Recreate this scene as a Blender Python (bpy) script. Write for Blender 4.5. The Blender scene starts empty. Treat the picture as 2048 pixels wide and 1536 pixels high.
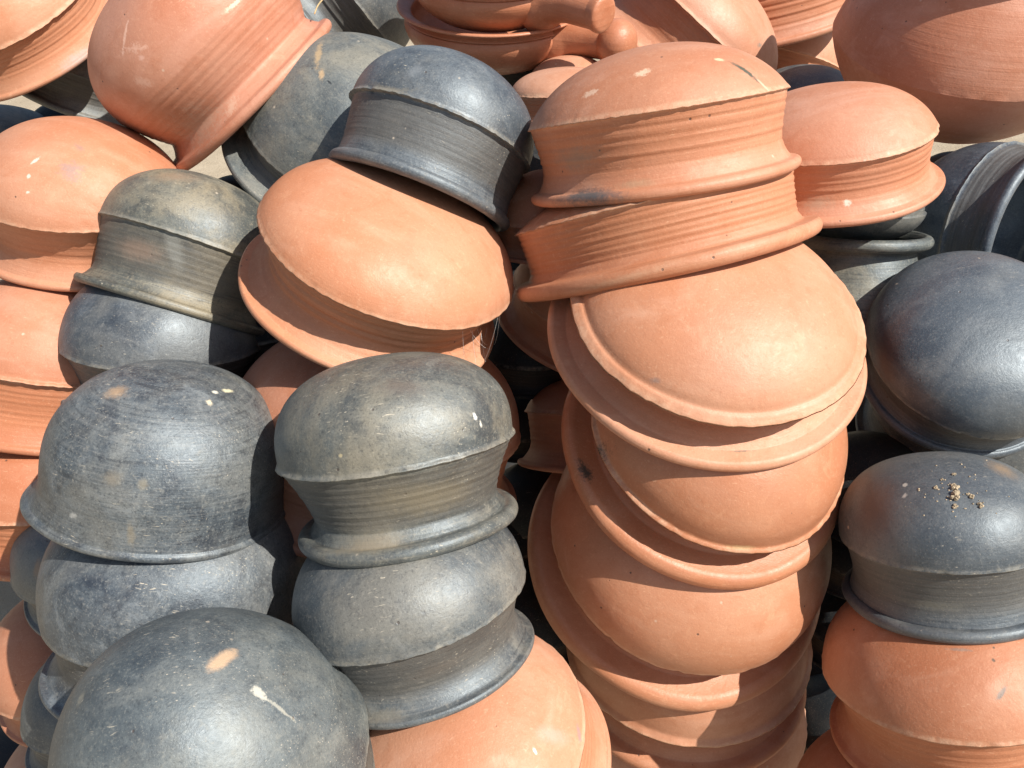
import bpy, math, random
import numpy as np
from mathutils import Vector, Matrix

R = math.radians
scene = bpy.context.scene
C = scene.collection

# ------------------------------------------------------------------ camera
CAM_H = 1.45
PITCH = 32.0
cd = bpy.data.cameras.new("camera")
cam = bpy.data.objects.new("camera", cd)
C.objects.link(cam)
cam.location = (0, 0, CAM_H)
cam.rotation_euler = (R(90 - PITCH), 0, 0)
cd.sensor_fit = 'HORIZONTAL'; cd.sensor_width = 36; cd.lens = 28
cd.clip_start = 0.02; cd.clip_end = 500
scene.camera = cam

# ------------------------------------------------------------------ light
SUN_C = Vector((0.550, 0.440, 0.710))                          # direction to the sun, camera axes (right, up, back)
sp_, cp_ = math.sin(R(PITCH)), math.cos(R(PITCH))
SUN = Vector((SUN_C.x, sp_ * SUN_C.y - cp_ * SUN_C.z, cp_ * SUN_C.y + sp_ * SUN_C.z)).normalized()
SUN_EL = math.asin(SUN.z)
world = bpy.data.worlds.new("World"); scene.world = world
world.use_nodes = True
wn, wl = world.node_tree.nodes, world.node_tree.links
bg = wn["Background"]
sky = wn.new("ShaderNodeTexSky"); sky.sky_type = 'NISHITA'; sky.sun_disc = False
sky.sun_elevation = SUN_EL; sky.sun_rotation = math.atan2(SUN.x, SUN.y)
sky.air_density = 1.3; sky.dust_density = 2.2; sky.ozone_density = 1.0
wl.new(sky.outputs[0], bg.inputs[0]); bg.inputs[1].default_value = 0.07
ld = bpy.data.lights.new("sun", 'SUN'); ld.energy = 5.0; ld.angle = R(0.5); ld.color = (1.0, 0.93, 0.83)
sun = bpy.data.objects.new("sun", ld); C.objects.link(sun)
sun.rotation_euler = SUN.to_track_quat('Z', 'Y').to_euler()
sun.location = (2, -2, 4)
scene.view_settings.view_transform = 'Standard'
scene.view_settings.look = 'None'
scene.view_settings.exposure = 0.45
scene.view_settings.gamma = 1.0

# ------------------------------------------------------------------ node helpers
class NT:
    def __init__(s, mat):
        mat.use_nodes = True
        s.n = mat.node_tree.nodes; s.l = mat.node_tree.links
        s.b = s.n["Principled BSDF"]
    def new(s, t, **kw):
        x = s.n.new(t)
        for k, v in kw.items(): setattr(x, k, v)
        return x
    def put(s, sock, v):
        if isinstance(v, bpy.types.NodeSocket): s.l.new(v, sock)
        else: sock.default_value = v
    def math(s, op, a, b=0.0, clamp=False):
        x = s.new("ShaderNodeMath", operation=op, use_clamp=clamp)
        s.put(x.inputs[0], a); s.put(x.inputs[1], b); return x.outputs[0]
    def vm(s, op, a, b=(0, 0, 0)):
        x = s.new("ShaderNodeVectorMath", operation=op)
        s.put(x.inputs[0], a)
        if op == 'SCALE': s.put(x.inputs[3], b)
        else: s.put(x.inputs[1], b)
        return x.outputs[1] if op in ('LENGTH', 'DOT_PRODUCT', 'DISTANCE') else x.outputs[0]
    def mapping(s, v, scale=(1, 1, 1), rot=(0, 0, 0), loc=(0, 0, 0)):
        x = s.new("ShaderNodeMapping"); s.put(x.inputs[0], v)
        x.inputs[1].default_value = loc; x.inputs[2].default_value = rot; x.inputs[3].default_value = scale
        return x.outputs[0]
    def noise(s, v, scale, detail=4, rough=0.55, dist=0.0):
        x = s.new("ShaderNodeTexNoise"); s.put(x.inputs["Vector"], v)
        x.inputs["Scale"].default_value = scale; x.inputs["Detail"].default_value = detail
        x.inputs["Roughness"].default_value = rough; x.inputs["Distortion"].default_value = dist
        return x.outputs[0]
    def vor(s, v, scale, feature='F1'):
        x = s.new("ShaderNodeTexVoronoi", feature=feature); s.put(x.inputs["Vector"], v)
        x.inputs["Scale"].default_value = scale; return x
    def ramp(s, v, lo, hi, a=0.0, b=1.0, smooth=True):
        x = s.new("ShaderNodeMapRange", interpolation_type='SMOOTHSTEP' if smooth else 'LINEAR')
        s.put(x.inputs[0], v); x.inputs[1].default_value = lo; x.inputs[2].default_value = hi
        s.put(x.inputs[3], a); s.put(x.inputs[4], b); return x.outputs[0]
    def mix(s, f, a, b, mode='MIX'):
        x = s.new("ShaderNodeMix", data_type='RGBA', blend_type=mode)
        s.put(x.inputs[0], f)
        for k, v in ((6, a), (7, b)):
            if isinstance(v, tuple) and len(v) == 3: v = (*v, 1)
            s.put(x.inputs[k], v)
        return x.outputs[2]

def scratches(t, P, rot, scale, stretch, width, keep, seed):
    """short straight marks: stretched cells, only some of them carry a mark"""
    v = t.mapping(P, scale=(stretch, 1, 1), rot=rot, loc=(seed, seed * 2, seed * 3))
    x = t.vor(v, scale); x.inputs["Randomness"].default_value = 1.0
    cell = t.new("ShaderNodeSeparateColor"); t.l.new(x.outputs["Color"], cell.inputs[0])
    m = t.ramp(x.outputs["Distance"], width, width * 0.35)
    m = t.math('MULTIPLY', m, t.math('ADD', t.math('MULTIPLY', cell.outputs[1], .8), .2))
    return t.math('MULTIPLY', m, t.math('GREATER_THAN', cell.outputs[0], 1 - keep))

def clay(name, kind, seed, tone=0.0, dust=0.5, gloss=0.5, spots=(), streak=.3, rug=.5, marks=.5, tint=(1, 1, 1), hz=0.0):
    """fired clay; kind 'red' or 'black'; spots are stains that belong to this one pot"""
    m = bpy.data.materials.new(name); t = NT(m)
    P0 = t.new("ShaderNodeTexCoord").outputs["Object"]
    P = t.vm('ADD', P0, (seed * 1.37, seed * 2.11, seed * 0.73))
    sx = t.new("ShaderNodeSeparateXYZ"); t.l.new(P0, sx.inputs[0])
    # coordinates that run round the pot: (slow angle, height)
    big = t.noise(P, 5.5, 4, 0.55)
    mid = t.noise(P, 19, 6, 0.62, 0.4)
    fine = t.noise(P, 150, 4, 0.65)
    grain = t.noise(P, 620, 2, 0.6)
    band = t.noise(t.mapping(P, scale=(3.0, 3.0, 130)), 1.0, 3, 0.6)        # throwing lines
    brush = t.noise(t.mapping(P, scale=(14, 14, 420)), 1.0, 3, 0.65)
    neck = t.ramp(sx.outputs[2], .02, -.004)
    band = t.math('ADD', t.math('MULTIPLY', t.math('SUBTRACT', band, .5), t.math('ADD', t.math('MULTIPLY', neck, .8), .2)), .5)
    brush = t.math('ADD', t.math('MULTIPLY', t.math('SUBTRACT', brush, .5), t.math('ADD', t.math('MULTIPLY', neck, 1 - streak), streak)), .5)
    smear = t.noise(t.mapping(P, scale=(6, 22, 30), rot=(0.4, 0.2, 0.9)), 1.0, 5, 0.6, 0.6)
    wear = t.noise(P, 27, 9, .70, .8)
    raw = t.math('MULTIPLY', t.ramp(sx.outputs[2], -.001, -.006), t.ramp(sx.outputs[2], -hz * .82, -hz * .62)) if hz else 0.0
    grit = t.noise(P, 400, 3, .7)
    if kind == 'red':
        base = t.mix(t.ramp(big, .30, .70), (0.455 + .03 * tone, 0.192 + .025 * tone, 0.104 + .018 * tone), (0.530, 0.284, 0.188))
        base = t.mix(t.ramp(smear, .47, .72, 0, .40), base, (0.62, 0.375, 0.275))            # pale bloom
        base = t.mix(t.ramp(mid, .50, .75, 0, .45), base, (0.42, 0.165, 0.080))
        base = t.mix(t.ramp(wear, .53, .70, 0, .38), base, (0.43, 0.175, 0.090))
        base = t.mix(t.ramp(wear, .44, .30, 0, .30), base, (0.66, 0.40, 0.27))
        base = t.mix(t.ramp(band, .55, .75, 0, .30), base, (0.40, 0.150, 0.068))
        base = t.mix(t.ramp(fine, .58, .78, 0, .40), base, (0.37, 0.135, 0.065))
        base = t.mix(t.ramp(fine, .42, .24, 0, .35), base, (0.70, 0.44, 0.30))
        base = t.mix(t.ramp(brush, .58, .75, 0, .25), base, (0.66, 0.38, 0.25))
        base = t.mix(1.0, base, tint, 'MULTIPLY')
        if hz: base = t.mix(t.math('MULTIPLY', raw, .50), base, t.mix(brush, (0.36, 0.118, 0.046), (0.52, 0.215, 0.105)))
        base = t.mix(t.ramp(grit, .56, .72, 0, .28), base, (0.36, 0.135, 0.065))
        base = t.mix(t.ramp(grit, .44, .28, 0, .25), base, (0.68, 0.42, 0.28))
        mark = (0.76, 0.50, 0.33); smk = .75
    else:
        base = t.mix(t.ramp(big, .32, .66), (0.050, 0.060, 0.068), (0.098, 0.110, 0.116))
        base = t.mix(t.ramp(wear, .46, .62, 0, .80 * rug), base, (0.020, 0.024, 0.033))
        base = t.mix(t.ramp(wear, .47, .33, 0, .75 * rug), base, (0.185, 0.198, 0.200))
        base = t.mix(t.ramp(smear, .46, .70, 0, .6 * dust + .1), base, (0.205, 0.204, 0.190))   # dust film
        base = t.mix(t.ramp(t.noise(P, 8.5, 6, .65, .5), .44, .66, 0, dust), base, (0.220, 0.204, 0.168))
        base = t.mix(t.ramp(brush, .52, .70, 0, .60), base, (0.165, 0.160, 0.150))
        base = t.mix(t.ramp(brush, .46, .30, 0, .55), base, (0.024, 0.025, 0.028))
        base = t.mix(t.ramp(fine, .55, .75, 0, .3 + .4 * rug), base, (0.225, 0.210, 0.180))
        base = t.mix(t.ramp(fine, .43, .26, 0, .25 + .4 * rug), base, (0.024, 0.025, 0.030))
        base = t.mix(t.ramp(grit, .54, .70, 0, .30 + .25 * rug), base, (0.250, 0.245, 0.220))
        base = t.mix(t.ramp(grit, .46, .30, 0, .35 + .25 * rug), base, (0.020, 0.022, 0.026))
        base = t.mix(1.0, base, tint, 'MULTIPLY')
        if hz: base = t.mix(t.math('MULTIPLY', raw, .62), base, t.mix(brush, (0.036, 0.031, 0.026), (0.115, 0.098, 0.076)))   # rough unburnished neck
        mark = (0.62, 0.55, 0.43); smk = .85
    base = t.mix(t.ramp(grain, .62, .80, 0, .25), base, mark)
    if hz:      # the ridge is worn pale where pots are handled
        ew = t.math('MULTIPLY', t.ramp(t.math('ABSOLUTE', t.math('SUBTRACT', sx.outputs[2], .0015)), .0055, .0012), t.ramp(t.math('ADD', t.math('MULTIPLY', wear, .6), t.math('MULTIPLY', fine, .4)), .40, .62))
        base = t.mix(t.math('MULTIPLY', ew, .60), base, (0.66, 0.43, 0.29) if kind == 'red' else (0.27, 0.25, 0.205))
    cloud = t.ramp(t.noise(P, 4.2, 5, .62, .7), .56, .72)                         # fire clouds from the kiln
    base = t.mix(t.math('MULTIPLY', cloud, .30), base, (0.36, 0.165, 0.100) if kind == 'red' else (0.034, 0.036, 0.040))
    # patches where the pot has been rubbed, and the scratches inside them
    area = t.ramp(t.noise(P, 13, 4, .65), .46, .62)
    warp = t.new('ShaderNodeTexNoise'); t.put(warp.inputs['Vector'], P); warp.inputs['Scale'].default_value = 55; warp.inputs['Detail'].default_value = 2
    PW = t.vm('ADD', P, t.vm('SCALE', t.vm('SUBTRACT', warp.outputs[1], (.5, .5, .5)), .010))
    scr = None
    for k, (rot, sc, st, w, keep) in enumerate([((.3, .2, .5), 300, .07, .20, .42), ((1.1, .7, 1.9), 240, .05, .16, .42),
                                                ((.2, 1.3, 2.6), 380, .10, .24, .42), ((2.0, .4, 1.2), 190, .05, .12, .35)]):
        s_ = scratches(t, PW, rot, sc, st, w, keep * (.4 + marks), seed + k * 3.7)
        scr = s_ if scr is None else t.math('MAXIMUM', scr, s_)
    brk = t.ramp(fine, .36, .58)
    scr = t.math('MULTIPLY', t.math('MULTIPLY', scr, area), brk)
    base = t.mix(t.math('MULTIPLY', scr, smk * (.35 + .65 * marks)), base, mark)
    # flecks of lime and mud
    vo = t.vor(P, 46); ce = t.new("ShaderNodeSeparateColor"); t.l.new(vo.outputs["Color"], ce.inputs[0])
    fl = t.math('MULTIPLY', t.ramp(t.math('ADD', vo.outputs["Distance"], t.math('MULTIPLY', fine, .12)), .17, .10), t.math('GREATER_THAN', ce.outputs[1], .95))
    base = t.mix(t.math('MULTIPLY', fl, .5), base, (0.62, 0.53, 0.42))
    vo2 = t.vor(P, 60); ce2 = t.new("ShaderNodeSeparateColor"); t.l.new(vo2.outputs["Color"], ce2.inputs[0])
    pit = t.math('MULTIPLY', t.ramp(vo2.outputs["Distance"], .11, .05), t.math('GREATER_THAN', ce2.outputs[2], .90))
    base = t.mix(t.math('MULTIPLY', pit, .8), base, (0.07, 0.05, 0.04))
    # this pot's own stains
    sn = t.noise(P, 330, 4, .7); sn2 = t.noise(P, 85, 4, .65)
    rough_add = 0.0
    for (c, A, B, col, soft, ragged, amt) in spots:
        d = t.vm('SUBTRACT', P0, c)
        cx = t.new("ShaderNodeCombineXYZ")
        t.put(cx.inputs[0], t.vm('DOT_PRODUCT', d, A)); t.put(cx.inputs[1], t.vm('DOT_PRODUCT', d, B))
        ln = t.vm('LENGTH', cx.outputs[0])
        nn = t.math('MULTIPLY', t.math('SUBTRACT', t.math('ADD', t.math('MULTIPLY', sn, .55), t.math('MULTIPLY', sn2, .45)), .5), ragged * 2.6)
        ln = t.math('ADD', ln, nn)
        msk = t.ramp(ln, 1.0, 1.0 - max(soft, .65), 0, amt * (1.0 if sum(col) < .6 else .75))
        base = t.mix(msk, base, col)
    t.put(t.b.inputs["Base Color"], base)
    if kind == 'red':
        r0 = t.ramp(mid, .3, .7, .62 - .22 * gloss, .74 - .22 * gloss)
    else:
        r0 = t.ramp(wear, .3, .7, .68 - .16 * gloss, .56 - .12 * gloss)
    if hz: r0 = t.math('ADD', r0, t.math('MULTIPLY', raw, .10))
    r1 = t.math('ADD', r0, t.math('MULTIPLY', t.math('SUBTRACT', fine, .5), .25))
    r1 = t.math('ADD', r1, t.math('MULTIPLY', scr, .2), True)
    t.put(t.b.inputs["Roughness"], r1)
    t.b.inputs["Specular IOR Level"].default_value = 0.5 if kind == 'red' else (1.0 if tint[0] > .5 else .25)  # added gap fillers, tinted near-black for shade, also get a weak reflection
    if kind == 'black': t.b.inputs['Specular Tint'].default_value = (.78, .90, 1.0, 1)
    # fine relief
    h = t.math('ADD', t.math('MULTIPLY', fine, .22), t.math('ADD', t.math('MULTIPLY', grain, .07), t.math('MULTIPLY', grit, .13)))
    h = t.math('ADD', h, t.math('MULTIPLY', band, .45 if kind == 'red' else .3))
    h = t.math('ADD', h, t.math('MULTIPLY', brush, .14 if kind == 'red' else .2))
    h = t.math('ADD', h, t.math('MULTIPLY', mid, .5))
    h = t.math('ADD', h, t.math('MULTIPLY', wear, .65 * rug if kind == 'black' else .2))
    h = t.math('SUBTRACT', h, t.math('MULTIPLY', pit, .35))
    bp = t.new("ShaderNodeBump"); bp.inputs["Strength"].default_value = .38; bp.inputs["Distance"].default_value = .004
    t.l.new(h, bp.inputs["Height"]); t.l.new(bp.outputs[0], t.b.inputs["Normal"])
    return m

def plain(name, col, rough=.8, var=.3, scale=60):
    m = bpy.data.materials.new(name); t = NT(m)
    P = t.new("ShaderNodeTexCoord").outputs["Object"]
    n = t.noise(P, scale, 5, .6)
    dark = tuple(c * (1 - var) for c in col)
    t.put(t.b.inputs["Base Color"], t.mix(t.ramp(n, .35, .7), dark, col))
    t.b.inputs["Roughness"].default_value = rough
    bp = t.new("ShaderNodeBump"); bp.inputs["Strength"].default_value = .5; bp.inputs["Distance"].default_value = .003
    t.l.new(n, bp.inputs["Height"]); t.l.new(bp.outputs[0], t.b.inputs["Normal"])
    return m

# ------------------------------------------------------------------ mesh helpers
def tag(o, label, cat, group=None, kind=None):
    o["label"] = label; o["category"] = cat
    if group: o["group"] = group
    if kind: o["kind"] = kind

def link(name, me, mat, parent=None):
    o = bpy.data.objects.new(name, me); C.objects.link(o)
    if mat is not None: me.materials.append(mat)
    if parent is not None: o.parent = parent
    return o

def grid_mesh(name, V, N):
    """V, N: (rows, cols, 3) closed round the columns; smooth with the normals of the whole pot"""
    r, c = V.shape[:2]
    idx = np.arange(r * c).reshape(r, c); nx = np.roll(idx, -1, 1)
    f = np.stack([idx[:-1], idx[1:], nx[1:], nx[:-1]], -1).reshape(-1, 4)
    me = bpy.data.meshes.new(name)
    me.vertices.add(r * c); me.vertices.foreach_set("co", V.reshape(-1).astype(np.float32))
    me.loops.add(len(f) * 4); me.loops.foreach_set("vertex_index", f.reshape(-1).astype(np.int32))
    me.polygons.add(len(f))
    me.polygons.foreach_set("loop_start", (np.arange(len(f)) * 4).astype(np.int32))
    me.update(calc_edges=True)
    me.polygons.foreach_set("use_smooth", np.ones(len(f), bool))
    me.normals_split_custom_set_from_vertices(N.reshape(-1, 3).tolist())
    return me

def profile(q):
    """rows (r, z) in units of the ridge radius: crown -> ridge at z=0 -> neck -> rim -> inside; plus part ranges"""
    sg = lambda s, n: np.sign(s) * np.abs(s) ** (2 / n)
    H, n, p0, h, Rr = q['H'], q['n'], q['p0'], q['h'], q['Rr']
    Rn, tn, lt, bead, step = q['Rn'], q['tn'], q['lt'], q['bead'], q['step']
    u = np.linspace(0, 1, 54)
    ph = np.pi / 2 - .0005 + (p0 - np.pi / 2) * (1 - (1 - u) ** 1.25)
    r = np.cos(ph) ** (2 / n) / np.cos(p0) ** (2 / n)
    z = H * (sg(np.sin(ph), n) - sg(np.sin(p0), n)) / (1 - sg(np.sin(p0), n))
    if q['fl']:                                   # dome sits inside a small flange
        k = np.exp(-(np.maximum(z, 0) / (q['fl'] * .55)) ** 2)
        r = r * (1 - q['fl'] * .5 * np.clip(1 - k, 0, 1) * np.exp(-np.maximum(z, 0) / .35))
    zb = np.linspace(.10, 0, 12)[1:]              # refined rows close to the ridge
    keep = z > .10
    rb = np.interp(zb, z[::-1], r[::-1])
    r = np.concatenate([r[keep], rb]); z = np.concatenate([z[keep], zb])
    if q['ridge']:
        r = r * (1 - .8 * bead) + bead * np.exp(-(z / .024) ** 2)
    if q['fl']:
        z = z - .016 * np.exp(-((r - (1 - q['fl'] * .75)) / .016) ** 2)
    nb = len(r)
    # neck
    m = q.get('nrows', 46)
    s = np.linspace(0, 1, m)
    zn = -h * s; e = tn
    r0 = 1 - step
    x1 = np.clip(s / e, 0, 1); x2 = np.clip((s - e) / (1 - e), 0, 1)
    c1 = q.get('conv', 0.0)
    f1 = (1 - c1) * (x1 * (1.22 - .22 * x1 ** 2)) + c1 * x1 ** 2.2
    roll = q.get('roll', 0)
    rn = r0 + (Rn - r0) * f1 + (Rr - lt * (.213 + .30 * roll) - Rn) * x2 ** q.get('flare', 1.9)
    g = q['ga'] * (np.cos(2 * np.pi * s * q['gn'] + 1) + .6 * np.cos(2 * np.pi * s * q['gn'] * 1.7 + 2.2) + .4 * np.cos(2 * np.pi * s * q['gn'] * .53))
    win = np.clip(s / .08, 0, 1) * np.clip((q.get('gend', .75) - s) / .12, 0, 1)
    rn = rn + g * win
    zn = zn.copy(); zn[0] = 0 if q['soft'] else -.006
    cut = zn > -h + lt * .43
    rn, zn = rn[cut], zn[cut]
    # rim: rounded lip, then the inner wall back up to the crown
    al = np.linspace(np.radians(55 + 58 * roll), np.radians(-110), 14)
    rl = Rr - lt * .5 + lt * .5 * np.cos(al); zl = -h + lt * .5 * np.sin(al)
    wall = q.get('wall', .055)
    zi = np.linspace(-h + lt * .1, -.02, 18)
    ri = np.minimum(np.interp(-zi, -zn, rn), Rr - lt * .5) - wall
    ui = np.linspace(0, 1, 16)[1:]
    pi_ = p0 + (np.pi / 2 - .001 - p0) * ui
    rd = (np.cos(pi_) ** (2 / n) / np.cos(p0) ** (2 / n)) * (1 - wall); zd = (H - wall) * (sg(np.sin(pi_), n) - sg(np.sin(p0), n)) / (1 - sg(np.sin(p0), n))
    rr = np.concatenate([rl, ri, rd]); zz = np.concatenate([zl, zi, zd])
    R_ = np.concatenate([r, rn, rr]); Z_ = np.concatenate([z, zn, zz])
    a, b = nb, nb + len(rn)
    if q['soft']:
        parts = {'body': (0, a + 1), 'neck': (a, b + 1), 'rim': (b, len(R_))}
    else:
        parts = {'body': (0, a + 1), 'neck': (a, b + 1), 'rim': (b, len(R_))}
    return R_, Z_, parts


def build_rows(q, rng, K):
    """outer profile rows -> displaced vertex grid and normals, with the row ranges of body, neck, rim"""
    r, z, parts = profile(q)
    th = np.linspace(0, 2 * np.pi, K, endpoint=False)
    ph = rng.uniform(0, 6.28, 12)
    w = q.get('wob', 1.0)
    wob = 1 + w * (.006 * np.cos(2 * th + ph[0]) + .004 * np.cos(3 * th + ph[1]) + .002 * np.cos(5 * th + ph[2]))
    rr = r[:, None] * wob[None, :]
    zz = np.repeat(z[:, None], K, 1)
    # hand-shaping: soft dents all over
    a, b = rng.uniform(0, 6.28, 2)
    rr = rr * (1 + w * (.0035 * np.cos(4 * th[None] + 5 * z[:, None] + a) + .0025 * np.cos(7 * th[None] - 8 * z[:, None] + b)))
    zz = zz + np.clip(rr * 1.5, 0, 1) ** 2 * w * (.006 * np.cos(2 * th + ph[3]) + .004 * np.cos(3 * th + ph[4]))[None]
    # the ridge is cut by hand: uneven, with small nicks
    nick = np.zeros(K)
    for k in range(6): nick += rng.uniform(.3, 1) * np.cos(rng.integers(14, 80) * th + rng.uniform(0, 6.28))
    chips = np.zeros(K)
    for k in range(7):
        c0 = rng.uniform(0, 6.28); d = np.abs((th - c0 + np.pi) % (2 * np.pi) - np.pi)
        chips -= rng.uniform(.3, 1) * np.exp(-(d / rng.uniform(.02, .06)) ** 2)
    e = np.exp(-((z - .01) / .022) ** 2)[:, None]
    rr = rr + q.get('nick', 1.0) * e * (.0022 * nick + .014 * chips)[None] * q['ridge']
    zz = zz + q.get('nick', 1.0) * e * (.0022 * np.roll(nick, 7))[None] * q['ridge']
    if 'beak' in q:                                # lip pulled out on one side
        a0, am, wd = q['beak']; d = np.abs((th - a0 + np.pi) % (2 * np.pi) - np.pi)
        rr = rr + am * np.exp(-(d / wd) ** 2)[None] * (np.clip((-z - .28 * q['h']) / (.72 * q['h']), 0, 1.1) ** 1.8)[:, None]
    V = np.stack([rr * np.cos(th), rr * np.sin(th), zz], -1) * q['R']
    dr = np.gradient(V, axis=0); dt = np.roll(V, -1, 1) - np.roll(V, 1, 1)
    N = np.cross(dr, dt); N /= np.linalg.norm(N, axis=2, keepdims=True) + 1e-12
    N[0] = (0, 0, 1)
    return V, N, parts

def hard(N, V, a, b):
    """normals of rows a..b taken from those rows alone (a crisp edge at the seam)"""
    X = V[a:b]
    dr = np.gradient(X, axis=0); dt = np.roll(X, -1, 1) - np.roll(X, 1, 1)
    n = np.cross(dr, dt); n /= np.linalg.norm(n, axis=2, keepdims=True) + 1e-12
    if a == 0: n[0] = (0, 0, 1)
    return n

def pot(key, q, label, kind, mat):
    rng = np.random.default_rng(q['seed'])
    K = q.get('K', 168)
    V, N, parts = build_rows(q, rng, K)
    e = bpy.data.objects.new("black_pot" if kind == 'black' else "terracotta_pot", None)
    C.objects.link(e)
    X, A = Vector(q['x']), Vector(q['axis']); Y = A.cross(X)
    e.matrix_world = Matrix.Translation(Vector(q['loc']) + Vector((0, 0, CAM_H))) @ Matrix((X, Y, A)).transposed().to_4x4()
    e.empty_display_size = .05
    tag(e, label, "pot", "black fired pots in the heap" if kind == 'black' else "terracotta pots in the heap")
    for nm, (a, b) in parts.items():
        n = hard(N, V, a, b) if nm in ('body', 'neck') else N[a:b].copy()
        if nm == 'neck' and not q['soft']:
            n[-1] = N[b - 1]                        # smooth into the rim
        elif nm == 'neck' or (nm == 'body' and q['soft']):
            n = N[a:b].copy()
        me = grid_mesh(nm, V[a:b], n)
        link(nm, me, mat, e)
    return e

# ------------------------------------------------------------------ ground
def ground():
    n = 120
    xs = np.sign(np.linspace(-1, 1, n)) * np.abs(np.linspace(-1, 1, n)) ** 2.2 * 90
    ys = np.sign(np.linspace(-1, 1, n)) * np.abs(np.linspace(-1, 1, n)) ** 2.2 * 90 + 3
    X, Y = np.meshgrid(xs, ys)
    Z = .03 * np.sin(X * 1.7 + 1) * np.cos(Y * 1.3) + .015 * np.sin(X * 5.1) * np.sin(Y * 4.3 + 2)
    V = np.stack([X, Y, Z], -1).reshape(-1, 3)
    i = np.arange(n * n).reshape(n, n)
    f = np.stack([i[:-1, :-1], i[:-1, 1:], i[1:, 1:], i[1:, :-1]], -1).reshape(-1, 4)
    me = bpy.data.meshes.new("ground"); me.from_pydata(V.tolist(), [], f.tolist())
    me.polygons.foreach_set("use_smooth", np.ones(len(f), bool))
    m = bpy.data.materials.new("sandy soil"); t = NT(m)
    P = t.new("ShaderNodeTexCoord").outputs["Object"]
    a = t.noise(P, 3, 6, .6); b = t.noise(P, 60, 6, .7)
    col = t.mix(t.ramp(a, .3, .7), (.34, .28, .20), (.46, .39, .29))
    col = t.mix(t.ramp(b, .5, .75, 0, .6), col, (.28, .22, .15))
    t.put(t.b.inputs["Base Color"], col); t.b.inputs["Roughness"].default_value = .95
    bp = t.new("ShaderNodeBump"); bp.inputs["Strength"].default_value = .6; bp.inputs["Distance"].default_value = .02
    t.l.new(b, bp.inputs["Height"]); t.l.new(bp.outputs[0], t.b.inputs["Normal"])
    o = link("ground", me, m); o["kind"] = "structure"
ground()

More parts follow.
